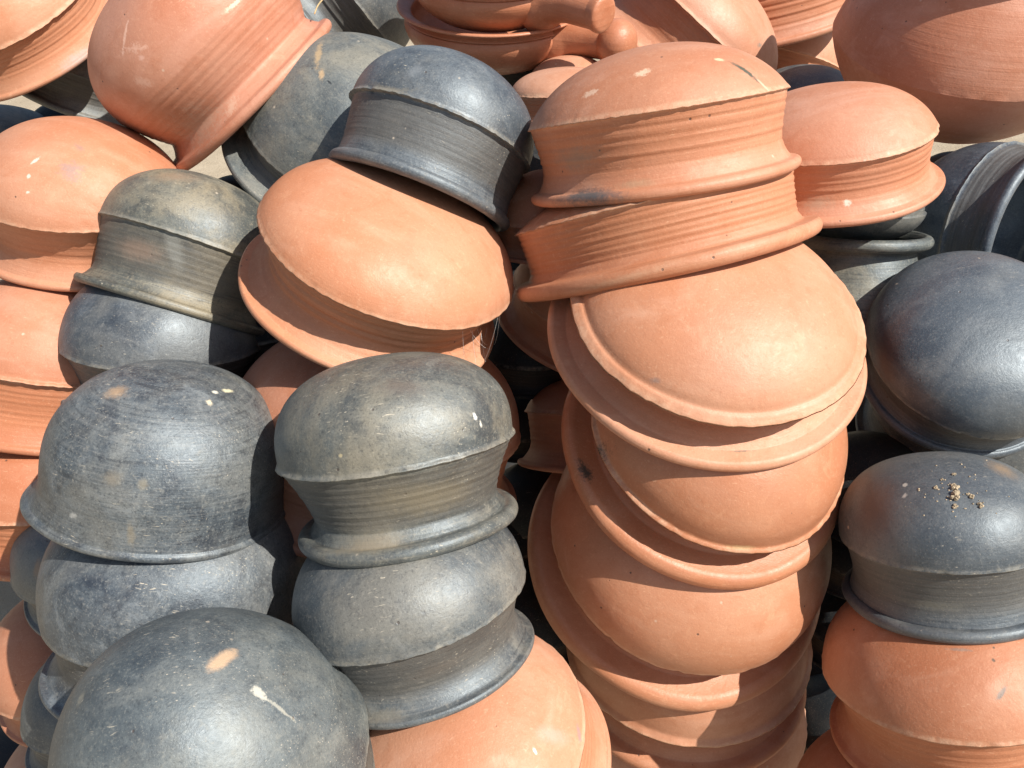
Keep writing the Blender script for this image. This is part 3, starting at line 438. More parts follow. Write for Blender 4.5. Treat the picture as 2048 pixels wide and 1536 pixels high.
    'X1': {'loc': [-0.27, 0.8559, -0.7438], 'axis': [0.0, 0.15784, 0.98746], 'x': [1.0, 0.0, 0.0], 'R': 0.0844, 'H': 0.72, 'n': 2.15, 'p0': 0.12, 'h': 0.5, 'Rr': 1.03, 'Rn': 0.9, 'tn': 0.6, 'lt': 0.075, 'bead': 0.012, 'step': 0.035, 'fl': 0, 'ridge': 1, 'soft': 0, 'ga': 0.0022, 'gn': 8, 'nick': 0.8, 'tint': (0.25, 0.25, 0.27), 'marks': 0, 'rug': 0},
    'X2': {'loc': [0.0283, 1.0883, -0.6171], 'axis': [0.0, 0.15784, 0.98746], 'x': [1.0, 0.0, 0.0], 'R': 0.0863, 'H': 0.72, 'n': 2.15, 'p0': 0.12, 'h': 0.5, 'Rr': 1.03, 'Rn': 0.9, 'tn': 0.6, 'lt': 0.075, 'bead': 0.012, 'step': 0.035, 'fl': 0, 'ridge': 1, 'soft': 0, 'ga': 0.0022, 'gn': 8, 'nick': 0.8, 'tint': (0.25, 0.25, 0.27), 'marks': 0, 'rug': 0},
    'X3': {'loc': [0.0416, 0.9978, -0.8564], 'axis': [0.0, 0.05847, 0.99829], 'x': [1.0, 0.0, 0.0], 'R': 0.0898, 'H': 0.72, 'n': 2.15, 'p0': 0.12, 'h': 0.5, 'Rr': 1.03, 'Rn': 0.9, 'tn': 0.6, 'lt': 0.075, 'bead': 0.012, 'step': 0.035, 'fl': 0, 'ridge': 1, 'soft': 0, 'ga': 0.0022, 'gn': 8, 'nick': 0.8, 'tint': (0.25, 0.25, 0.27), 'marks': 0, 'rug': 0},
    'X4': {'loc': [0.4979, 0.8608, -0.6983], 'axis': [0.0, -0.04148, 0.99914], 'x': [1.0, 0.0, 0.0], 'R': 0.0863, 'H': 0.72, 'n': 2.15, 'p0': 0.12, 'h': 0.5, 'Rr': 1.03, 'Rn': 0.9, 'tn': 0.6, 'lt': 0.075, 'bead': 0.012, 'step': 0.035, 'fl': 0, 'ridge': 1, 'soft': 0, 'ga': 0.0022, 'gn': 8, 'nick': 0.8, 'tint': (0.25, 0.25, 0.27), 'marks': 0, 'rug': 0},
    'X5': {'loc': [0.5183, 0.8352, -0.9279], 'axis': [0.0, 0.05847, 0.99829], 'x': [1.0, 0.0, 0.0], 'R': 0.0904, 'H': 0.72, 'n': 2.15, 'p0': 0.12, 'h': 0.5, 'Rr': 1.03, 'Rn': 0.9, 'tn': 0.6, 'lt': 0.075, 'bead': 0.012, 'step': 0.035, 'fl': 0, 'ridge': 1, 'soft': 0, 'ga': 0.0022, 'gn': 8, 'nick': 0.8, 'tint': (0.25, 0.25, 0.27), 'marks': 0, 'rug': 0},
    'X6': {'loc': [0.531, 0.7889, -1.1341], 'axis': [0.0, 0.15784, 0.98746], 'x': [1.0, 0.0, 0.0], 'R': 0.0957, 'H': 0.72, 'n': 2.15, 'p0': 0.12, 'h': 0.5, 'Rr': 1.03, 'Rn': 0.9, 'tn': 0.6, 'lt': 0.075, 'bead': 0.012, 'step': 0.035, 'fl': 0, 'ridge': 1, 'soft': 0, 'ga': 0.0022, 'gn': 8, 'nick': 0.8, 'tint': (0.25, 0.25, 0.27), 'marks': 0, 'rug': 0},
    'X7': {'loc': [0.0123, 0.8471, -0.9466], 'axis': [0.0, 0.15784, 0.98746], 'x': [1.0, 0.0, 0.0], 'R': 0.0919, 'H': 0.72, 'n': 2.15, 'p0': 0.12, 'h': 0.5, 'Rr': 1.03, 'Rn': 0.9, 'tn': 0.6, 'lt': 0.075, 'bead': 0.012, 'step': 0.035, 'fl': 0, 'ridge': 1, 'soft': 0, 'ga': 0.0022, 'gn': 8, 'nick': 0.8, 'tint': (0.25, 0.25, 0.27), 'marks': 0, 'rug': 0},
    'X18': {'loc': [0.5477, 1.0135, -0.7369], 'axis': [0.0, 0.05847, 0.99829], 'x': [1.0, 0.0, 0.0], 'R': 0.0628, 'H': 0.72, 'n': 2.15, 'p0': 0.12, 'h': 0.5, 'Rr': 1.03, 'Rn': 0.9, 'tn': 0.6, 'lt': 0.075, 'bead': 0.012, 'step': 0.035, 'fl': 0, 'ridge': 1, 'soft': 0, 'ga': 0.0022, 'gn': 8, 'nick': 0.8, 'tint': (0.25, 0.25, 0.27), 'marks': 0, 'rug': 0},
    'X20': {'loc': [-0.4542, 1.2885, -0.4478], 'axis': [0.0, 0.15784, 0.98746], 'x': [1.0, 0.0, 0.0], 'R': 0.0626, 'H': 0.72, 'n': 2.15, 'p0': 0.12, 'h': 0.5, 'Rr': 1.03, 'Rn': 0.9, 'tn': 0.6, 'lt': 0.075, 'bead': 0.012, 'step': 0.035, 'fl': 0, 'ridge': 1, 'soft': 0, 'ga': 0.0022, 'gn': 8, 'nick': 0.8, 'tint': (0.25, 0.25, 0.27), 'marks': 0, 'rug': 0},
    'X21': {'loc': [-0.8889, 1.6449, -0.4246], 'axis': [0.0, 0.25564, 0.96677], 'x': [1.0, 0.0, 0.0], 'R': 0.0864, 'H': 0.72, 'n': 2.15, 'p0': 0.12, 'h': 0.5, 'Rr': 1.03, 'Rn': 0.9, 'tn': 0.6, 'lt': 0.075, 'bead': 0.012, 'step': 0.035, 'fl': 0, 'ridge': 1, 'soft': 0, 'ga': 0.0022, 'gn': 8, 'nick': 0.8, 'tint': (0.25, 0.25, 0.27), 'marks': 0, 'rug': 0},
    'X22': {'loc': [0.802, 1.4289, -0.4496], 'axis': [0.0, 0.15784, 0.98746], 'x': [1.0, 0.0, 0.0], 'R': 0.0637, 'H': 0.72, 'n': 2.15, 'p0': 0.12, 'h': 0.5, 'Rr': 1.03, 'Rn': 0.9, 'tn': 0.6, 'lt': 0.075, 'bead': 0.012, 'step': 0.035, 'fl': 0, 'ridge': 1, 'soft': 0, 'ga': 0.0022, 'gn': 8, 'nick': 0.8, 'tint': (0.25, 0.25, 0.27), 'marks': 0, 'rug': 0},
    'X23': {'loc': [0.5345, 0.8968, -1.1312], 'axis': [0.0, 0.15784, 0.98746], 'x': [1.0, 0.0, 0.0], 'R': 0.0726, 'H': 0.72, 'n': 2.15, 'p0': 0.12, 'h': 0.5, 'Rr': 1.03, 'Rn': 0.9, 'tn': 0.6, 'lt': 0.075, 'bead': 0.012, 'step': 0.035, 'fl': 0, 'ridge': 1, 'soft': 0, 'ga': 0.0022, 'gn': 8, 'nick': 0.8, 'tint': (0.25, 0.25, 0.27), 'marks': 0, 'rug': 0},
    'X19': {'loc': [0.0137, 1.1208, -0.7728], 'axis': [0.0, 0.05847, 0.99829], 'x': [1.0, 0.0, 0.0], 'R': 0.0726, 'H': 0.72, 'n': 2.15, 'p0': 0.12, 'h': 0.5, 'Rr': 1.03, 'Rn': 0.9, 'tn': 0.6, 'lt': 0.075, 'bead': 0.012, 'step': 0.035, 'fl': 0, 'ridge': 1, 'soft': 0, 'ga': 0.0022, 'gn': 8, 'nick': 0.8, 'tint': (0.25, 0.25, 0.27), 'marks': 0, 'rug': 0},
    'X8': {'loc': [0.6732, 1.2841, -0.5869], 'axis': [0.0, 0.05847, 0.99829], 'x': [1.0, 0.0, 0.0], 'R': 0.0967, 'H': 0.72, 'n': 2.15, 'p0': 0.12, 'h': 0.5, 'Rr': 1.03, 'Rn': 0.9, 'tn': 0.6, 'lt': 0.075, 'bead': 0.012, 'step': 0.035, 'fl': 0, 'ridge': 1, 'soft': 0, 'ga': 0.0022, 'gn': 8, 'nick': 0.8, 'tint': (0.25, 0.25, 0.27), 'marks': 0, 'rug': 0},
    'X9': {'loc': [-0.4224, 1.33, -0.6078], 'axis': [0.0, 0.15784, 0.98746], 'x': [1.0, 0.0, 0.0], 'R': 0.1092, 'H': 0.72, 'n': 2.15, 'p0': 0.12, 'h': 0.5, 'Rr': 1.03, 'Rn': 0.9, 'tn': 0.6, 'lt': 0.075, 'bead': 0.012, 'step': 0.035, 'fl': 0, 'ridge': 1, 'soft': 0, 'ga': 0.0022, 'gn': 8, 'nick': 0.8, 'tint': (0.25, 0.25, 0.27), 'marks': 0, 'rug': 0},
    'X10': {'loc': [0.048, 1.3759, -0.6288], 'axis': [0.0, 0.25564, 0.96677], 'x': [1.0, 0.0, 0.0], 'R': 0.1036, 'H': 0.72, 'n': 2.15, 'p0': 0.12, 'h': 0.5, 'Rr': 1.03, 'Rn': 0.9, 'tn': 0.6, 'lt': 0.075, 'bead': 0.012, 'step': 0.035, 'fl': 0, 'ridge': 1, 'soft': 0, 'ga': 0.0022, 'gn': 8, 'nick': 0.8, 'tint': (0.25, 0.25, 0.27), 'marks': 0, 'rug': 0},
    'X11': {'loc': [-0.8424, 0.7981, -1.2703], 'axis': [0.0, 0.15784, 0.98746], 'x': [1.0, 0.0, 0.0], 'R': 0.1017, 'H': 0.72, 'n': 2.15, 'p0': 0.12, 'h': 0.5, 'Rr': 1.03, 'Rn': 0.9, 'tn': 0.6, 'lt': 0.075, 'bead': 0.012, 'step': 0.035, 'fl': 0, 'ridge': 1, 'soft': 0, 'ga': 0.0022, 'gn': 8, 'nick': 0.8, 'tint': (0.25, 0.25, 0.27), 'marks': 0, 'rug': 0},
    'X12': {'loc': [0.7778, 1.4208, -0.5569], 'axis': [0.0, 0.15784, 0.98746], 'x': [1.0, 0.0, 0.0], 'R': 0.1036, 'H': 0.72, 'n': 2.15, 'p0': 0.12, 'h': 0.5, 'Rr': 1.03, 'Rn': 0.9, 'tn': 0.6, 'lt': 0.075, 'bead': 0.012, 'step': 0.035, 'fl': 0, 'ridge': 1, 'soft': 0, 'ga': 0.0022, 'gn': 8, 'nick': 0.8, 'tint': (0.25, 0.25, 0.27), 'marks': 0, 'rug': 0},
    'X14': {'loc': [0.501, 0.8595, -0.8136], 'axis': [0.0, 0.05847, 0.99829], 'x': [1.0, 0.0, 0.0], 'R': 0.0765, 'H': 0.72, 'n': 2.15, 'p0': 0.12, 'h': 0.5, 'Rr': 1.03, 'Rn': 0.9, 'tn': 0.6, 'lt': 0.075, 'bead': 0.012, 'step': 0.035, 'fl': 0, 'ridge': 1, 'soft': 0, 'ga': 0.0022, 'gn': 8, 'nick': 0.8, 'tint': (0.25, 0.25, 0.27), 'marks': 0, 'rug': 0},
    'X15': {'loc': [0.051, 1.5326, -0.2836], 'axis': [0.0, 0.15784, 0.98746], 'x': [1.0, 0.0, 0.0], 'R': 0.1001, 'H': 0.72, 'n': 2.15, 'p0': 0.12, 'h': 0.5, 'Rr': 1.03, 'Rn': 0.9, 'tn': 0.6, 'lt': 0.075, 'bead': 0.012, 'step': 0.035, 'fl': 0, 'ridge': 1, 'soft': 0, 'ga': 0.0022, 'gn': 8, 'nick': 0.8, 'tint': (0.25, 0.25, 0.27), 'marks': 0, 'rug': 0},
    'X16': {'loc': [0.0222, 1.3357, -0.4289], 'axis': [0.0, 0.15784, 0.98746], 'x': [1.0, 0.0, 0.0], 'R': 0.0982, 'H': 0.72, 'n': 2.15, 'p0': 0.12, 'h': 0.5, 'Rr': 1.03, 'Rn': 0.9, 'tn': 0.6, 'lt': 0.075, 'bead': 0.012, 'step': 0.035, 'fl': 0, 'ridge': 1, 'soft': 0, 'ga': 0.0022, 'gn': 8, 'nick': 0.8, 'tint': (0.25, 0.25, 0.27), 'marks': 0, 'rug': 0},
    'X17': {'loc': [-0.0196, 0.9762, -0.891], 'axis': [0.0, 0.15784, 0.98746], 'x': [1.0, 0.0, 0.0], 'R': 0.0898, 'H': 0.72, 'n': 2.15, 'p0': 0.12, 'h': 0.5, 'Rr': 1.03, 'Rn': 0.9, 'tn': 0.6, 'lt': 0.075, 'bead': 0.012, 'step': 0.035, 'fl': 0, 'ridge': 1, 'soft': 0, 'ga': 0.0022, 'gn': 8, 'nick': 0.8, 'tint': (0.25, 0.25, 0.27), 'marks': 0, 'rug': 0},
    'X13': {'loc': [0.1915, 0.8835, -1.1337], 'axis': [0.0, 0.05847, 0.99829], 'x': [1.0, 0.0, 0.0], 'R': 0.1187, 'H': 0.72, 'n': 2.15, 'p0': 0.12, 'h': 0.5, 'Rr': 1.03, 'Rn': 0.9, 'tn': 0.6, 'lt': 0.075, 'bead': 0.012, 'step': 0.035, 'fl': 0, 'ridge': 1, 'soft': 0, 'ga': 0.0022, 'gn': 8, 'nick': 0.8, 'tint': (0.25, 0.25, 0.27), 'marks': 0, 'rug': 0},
}
SPOTS = {
    'P36': [((0.0667, 0.0006, 0.1571), (27.79, 37.42, -21.5), (68.33, -80.72, -52.18), (0.6, 0.4, 0.24), 0.5, 0.5, 0.95), ((0.0895, -0.0223, 0.1325), (48.18, -40.64, -68.25), (-89.15, -188.38, 49.25), (0.6, 0.58, 0.5), 0.5, 1.2, 0.9), ((0.1002, -0.0297, 0.1159), (20.66, -13.55, -36.61), (-184.38, -460.69, 66.49), (0.5, 0.48, 0.4), 0.8, 1.5, 0.7), ((-0.0464, -0.0074, 0.1693), (135.2, -75.36, 60.37), (-44.85, -104.11, -29.53), (0.3, 0.28, 0.22), 0.8, 0.6, 0.7)],
    'P33': [((-0.033, -0.062, 0.107), (54.64, -3.53, 11.94), (2.36, -69.13, -31.2), (0.42, 0.27, 0.15), 0.9, 0.6, 0.9), ((0.0611, -0.0064, 0.1111), (53.0, 89.35, -18.21), (188.38, -128.98, -84.56), (0.8, 0.74, 0.5), 0.4, 0.6, 1), ((0.0532, -0.022, 0.1127), (153.71, 162.85, -30.43), (184.98, -192.08, -93.53), (0.8, 0.78, 0.66), 0.4, 0.5, 1), ((0.0555, -0.0411, 0.1076), (159.12, 150.52, -19.99), (100.14, -115.98, -76.22), (0.75, 0.66, 0.48), 0.5, 0.8, 1), ((0.0277, -0.1202, 0.0417), (125.54, 33.69, 17.98), (25.9, -30.28, -124.11), (0.25, 0.22, 0.16), 0.8, 0.6, 0.8), ((-0.0021, -0.123, 0.0427), (67.97, 2.98, 15.23), (20.03, -24.6, -84.62), (0.2, 0.175, 0.135), 0.9, 0.6, 0.7), ((-0.0408, -0.1218, -0.008), (138.94, -45.82, 58.82), (77.19, -25.47, -202.17), (0.5, 0.5, 0.48), 0.6, 1, 0.8), ((0.0212, -0.1267, -0.0115), (174.03, 29.92, 18.07), (6.05, -0.13, -58.1), (0.22, 0.19, 0.14), 0.8, 0.8, 0.7)],
    'P37': [((0.0906, -0.0815, 0.0352), (236.0, 262.11, 0.0), (33.49, -30.15, -186.01), (0.85, 0.84, 0.78), 0.4, 0.9, 1), ((0.0952, -0.0785, 0.0266), (296.48, 351.15, -47.23), (4.08, -31.94, -211.92), (0.8, 0.78, 0.7), 0.4, 1, 0.9), ((-0.0341, -0.1189, 0.023), (305.76, -86.23, 0.0), (-7.48, -26.53, -363.54), (0.5, 0.42, 0.25), 0.6, 0.8, 0.9), ((0.0331, -0.1018, -0.0332), (12.77, 5.13, -1.39), (-8.06, 11.61, -31.3), (0.17, 0.14, 0.09), 0.9, 0.5, 0.75), ((-0.0249, -0.0998, -0.0724), (17.25, -3.8, 0.66), (-12.05, -60.56, -33.79), (0.24, 0.2, 0.14), 0.9, 0.6, 0.8), ((0.0254, -0.0915, 0.0754), (28.86, -1.5, -6.66), (-8.86, -43.41, -28.61), (0.13, 0.1, 0.08), 0.9, 0.6, 0.6)],
    'P38': [((0.0218, -0.1027, -0.0294), (23.99, 4.56, 1.54), (-0.48, 27.56, -74.03), (0.1, 0.085, 0.07), 0.9, 0.5, 0.6), ((-0.0336, -0.1035, -0.0634), (30.5, -9.2, 1.05), (-19.37, -73.35, -80.05), (0.2, 0.18, 0.14), 0.9, 0.8, 0.6)],
    'P12': [((0.0714, -0.11, 0.024), (23.37, -15.12, -25.39), (-143.19, -146.02, -44.83), (0.085, 0.085, 0.06), 0.4, 0.7, 1), ((0.0861, -0.1163, 0.0072), (44.84, -19.8, -62.77), (-262.48, -277.55, -99.93), (0.66, 0.5, 0.36), 0.5, 0.7, 0.9), ((0.049, -0.1005, 0.04), (128.09, 12.03, -31.42), (-11.04, -214.79, -127.21), (0.78, 0.62, 0.4), 0.5, 0.6, 1), ((-0.0327, -0.1069, 0.04), (90.04, -12.61, 9.97), (-7.6, -113.88, -75.38), (0.8, 0.6, 0.44), 0.6, 1.4, 0.85), ((-0.0872, -0.0919, 0.0283), (71.41, -52.65, 9.94), (-63.98, -107.79, -111.26), (0.78, 0.6, 0.46), 0.6, 1.6, 0.7), ((-0.1096, -0.0857, -0.0356), (12.84, -16.88, 0.0), (6.61, 5.03, -50.58), (0.27, 0.2, 0.15), 0.9, 0.7, 0.8), ((-0.1049, -0.1086, -0.0726), (12.42, -12.55, -0.04), (-46.07, -45.45, -37.47), (0.085, 0.085, 0.09), 0.8, 0.6, 0.95), ((-0.0571, -0.1313, -0.0677), (29.35, -13.0, -0.6), (-29.61, -61.46, -116.56), (0.4, 0.26, 0.16), 0.9, 0.7, 0.7)],
    'P13': [((-0.1666, -0.0234, -0.0563), (4.96, -11.09, 1.38), (-18.0, -9.72, -13.34), (0.36, 0.17, 0.09), 0.9, 0.6, 0.6), ((-0.0801, -0.1717, -0.0718), (11.11, -5.52, 0.91), (23.18, 19.37, -164.83), (0.52, 0.3, 0.19), 0.9, 0.9, 0.7)],
    'P14': [((-0.0306, -0.1228, -0.051), (157.24, -44.36, -12.93), (-33.19, -71.99, -156.64), (0.78, 0.7, 0.62), 0.5, 0.9, 1), ((-0.061, -0.11, -0.0494), (36.75, -18.7, 2.69), (-7.08, -22.68, -60.91), (0.42, 0.3, 0.22), 0.9, 0.9, 0.8)],
    'P19': [((-0.0146, -0.1191, 0.0469), (71.95, 26.62, 48.14), (182.16, -156.04, -185.97), (0.13, 0.15, 0.15), 0.6, 0.4, 1), ((-0.0164, -0.1163, 0.0503), (41.22, 14.15, 25.28), (47.59, -47.04, -51.26), (0.62, 0.37, 0.26), 0.9, 0.3, 0.6), ((-0.0327, -0.081, 0.0767), (61.21, -30.42, -3.09), (-186.09, -349.83, -241.78), (0.26, 0.21, 0.18), 0.7, 1, 0.8), ((-0.0077, -0.0982, 0.0691), (437.07, -112.24, -62.92), (-101.83, -275.65, -215.64), (0.14, 0.09, 0.06), 0.4, 0.6, 1), ((-0.0008, -0.0885, 0.0761), (598.37, -146.48, -86.14), (-156.05, -467.08, -289.78), (0.14, 0.09, 0.06), 0.4, 0.6, 1)],
    'P29': [((0.0457, -0.0878, 0.0675), (45.15, 26.44, 2.02), (25.09, -40.1, -35.86), (0.24, 0.2, 0.2), 0.9, 1.5, 0.8), ((0.0384, -0.0538, 0.0858), (77.26, -32.74, -27.66), (-80.46, -161.67, -33.36), (0.25, 0.19, 0.17), 0.8, 1.3, 0.7), ((0.0016, -0.0919, 0.0725), (53.28, 87.64, 57.0), (296.15, -122.81, -87.98), (0.7, 0.64, 0.58), 0.4, 1.1, 1), ((0.0019, -0.1096, 0.0583), (332.84, 55.78, 46.09), (50.64, -166.68, -163.99), (0.68, 0.61, 0.54), 0.5, 1, 1), ((0.0064, -0.1228, 0.0427), (334.54, 79.49, 88.48), (169.52, -271.01, -397.49), (0.68, 0.61, 0.54), 0.5, 0.8, 1)],
    'P3': [((-0.0693, -0.0551, 0.1177), (124.39, 62.13, 75.85), (11.89, -21.43, -1.95), (0.45, 0.32, 0.17), 0.8, 0.9, 0.9), ((-0.0426, -0.0855, 0.1135), (155.46, 76.23, 87.44), (41.44, -59.3, -21.99), (0.5, 0.34, 0.18), 0.8, 0.8, 0.9), ((-0.0263, -0.0918, 0.1135), (170.65, -49.74, 0.0), (-115.72, -397.01, -264.63), (0.01, 0.01, 0.01), 0.3, 0.4, 1)],
    'P21': [((-0.0746, -0.1267, 0.0151), (106.38, -29.43, 40.92), (21.08, -135.95, -152.57), (0.27, 0.2, 0.18), 0.9, 0.8, 0.85), ((0.0283, -0.1603, -0.0424), (53.07, 9.6, 0.0), (98.67, -545.64, -181.07), (0.17, 0.13, 0.09), 0.8, 1.2, 0.8)],
    'P22': [((-0.1364, -0.0869, -0.0416), (72.17, 60.37, -6.98), (35.0, -41.91, -0.54), (0.055, 0.05, 0.04), 0.8, 1.3, 0.95), ((0.0376, -0.1453, 0.0064), (43.17, 11.79, 2.58), (38.35, -97.08, -198.05), (0.62, 0.46, 0.25), 0.9, 0.8, 0.8)],
    'P39': [((0.1038, -0.0727, 0.0388), (20.52, 0.38, -28.07), (-33.12, -73.96, -25.22), (0.42, 0.36, 0.3), 0.9, 0.5, 0.75), ((0.0838, -0.0853, 0.0491), (407.14, 178.65, -202.42), (-2.36, -158.6, -144.73), (0.85, 0.8, 0.74), 0.4, 0.6, 1), ((0.1234, -0.0643, 0.0085), (99.05, 78.91, -202.74), (-22.39, -61.98, -35.07), (0.27, 0.21, 0.24), 0.7, 1.2, 0.8)],
    'P35': [((-0.054, -0.0224, 0.068), (45.19, -22.35, 22.21), (-64.9, -224.67, -94.01), (0.36, 0.33, 0.25), 0.5, 0.6, 0.9)],
    'P35b': [((-0.0345, -0.0875, 0.0441), (126.05, -40.09, 10.09), (-8.11, -36.67, -44.31), (0.3, 0.19, 0.11), 0.8, 0.5, 0.9)],
    'P1': [((0.0773, -0.1262, -0.0609), (18.58, 10.8, -0.54), (17.25, -32.78, -61.59), (0.4, 0.35, 0.34), 0.9, 0.7, 0.85)],
    'P2': [((-0.0674, -0.1296, 0.0693), (127.24, -251.77, -210.09), (-32.86, -0.26, -19.59), (0.74, 0.48, 0.38), 0.7, 1.4, 0.9), ((-0.0686, -0.1406, 0.0523), (28.92, -23.18, -16.97), (-84.23, -19.82, -116.5), (0.7, 0.44, 0.35), 0.9, 2.0, 0.8), ((-0.0707, -0.145, 0.039), (110.22, -82.11, -99.26), (-139.2, 17.84, -169.33), (0.7, 0.45, 0.38), 0.7, 0.8, 0.7), ((-0.0907, -0.1371, 0.0191), (37.91, -27.92, -43.41), (-60.8, 35.78, -76.11), (0.66, 0.42, 0.33), 0.9, 1.7, 0.7), ((-0.0816, -0.1102, -0.0653), (10.84, -8.62, -0.13), (-4.61, -5.38, -29.28), (0.44, 0.3, 0.23), 0.95, 1.4, 0.75), ((0.0603, -0.1531, 0.0099), (43.13, 17.21, -1.07), (-6.78, 0.47, -266.67), (0.78, 0.6, 0.46), 0.6, 1.2, 0.9), ((-0.032, -0.1388, -0.0737), (28.73, -71.02, -77.08), (-56.72, -2.39, -18.94), (0.6, 0.4, 0.3), 0.8, 1.6, 0.8)],
    'P6': [((0.1137, -0.1098, 0.0408), (47.85, 92.04, 35.96), (121.61, -16.4, -119.84), (0.22, 0.19, 0.16), 0.8, 1, 0.8), ((0.0385, -0.1737, 0.0027), (24.44, 49.21, 90.4), (47.61, 3.09, -14.55), (0.45, 0.27, 0.2), 0.9, 1.2, 0.6)],
    'P18': [((-0.0892, -0.0273, 0.0553), (11.93, -24.19, 5.92), (-10.99, -9.19, -15.37), (0.085, 0.052, 0.045), 0.95, 0.3, 0.85), ((0.0489, -0.0349, 0.0797), (43.57, -6.96, -17.6), (-7.57, -34.38, -5.14), (0.25, 0.17, 0.1), 0.95, 0.5, 0.8), ((-0.0567, -0.0341, 0.0768), (187.77, -219.35, 24.58), (-165.03, -153.99, -113.51), (0.6, 0.58, 0.52), 0.5, 0.5, 0.9), ((-0.0637, -0.0462, 0.0691), (168.11, -298.88, -29.91), (-158.62, -76.59, -126.26), (0.6, 0.57, 0.52), 0.5, 1, 0.9), ((-0.0624, -0.0757, -0.041), (18.03, -15.12, 0.29), (-0.23, -2.72, -128.85), (0.15, 0.14, 0.11), 0.9, 0.8, 0.7)],
    'P17': [((-0.1277, -0.0067, 0.0252), (9.4, -23.27, 25.04), (3.63, -9.71, -10.39), (0.085, 0.05, 0.043), 0.95, 0.3, 0.85)],
    'P11': [((-0.033, -0.108, 0.0313), (40.09, 4.45, 50.49), (70.76, -39.55, -52.71), (0.22, 0.24, 0.26), 0.9, 0.9, 0.6), ((-0.0543, -0.1066, -0.0), (20.34, -10.62, 0.57), (134.98, 246.29, -226.79), (0.2, 0.18, 0.14), 0.9, 1, 0.7)],
    'P27': [((0.0261, -0.1178, -0.0175), (66.3, 5.95, 35.56), (11.87, 8.57, -23.57), (0.2, 0.2, 0.18), 0.7, 0.4, 0.6), ((-0.0185, -0.1167, -0.0318), (21.17, -4.35, 1.46), (4.79, 7.39, -47.31), (0.2, 0.135, 0.095), 0.9, 0.5, 0.75), ((-0.0133, -0.0891, 0.0729), (22.41, 7.01, 7.68), (18.35, -34.16, -22.37), (0.3, 0.19, 0.12), 0.95, 0.4, 0.6)],
}
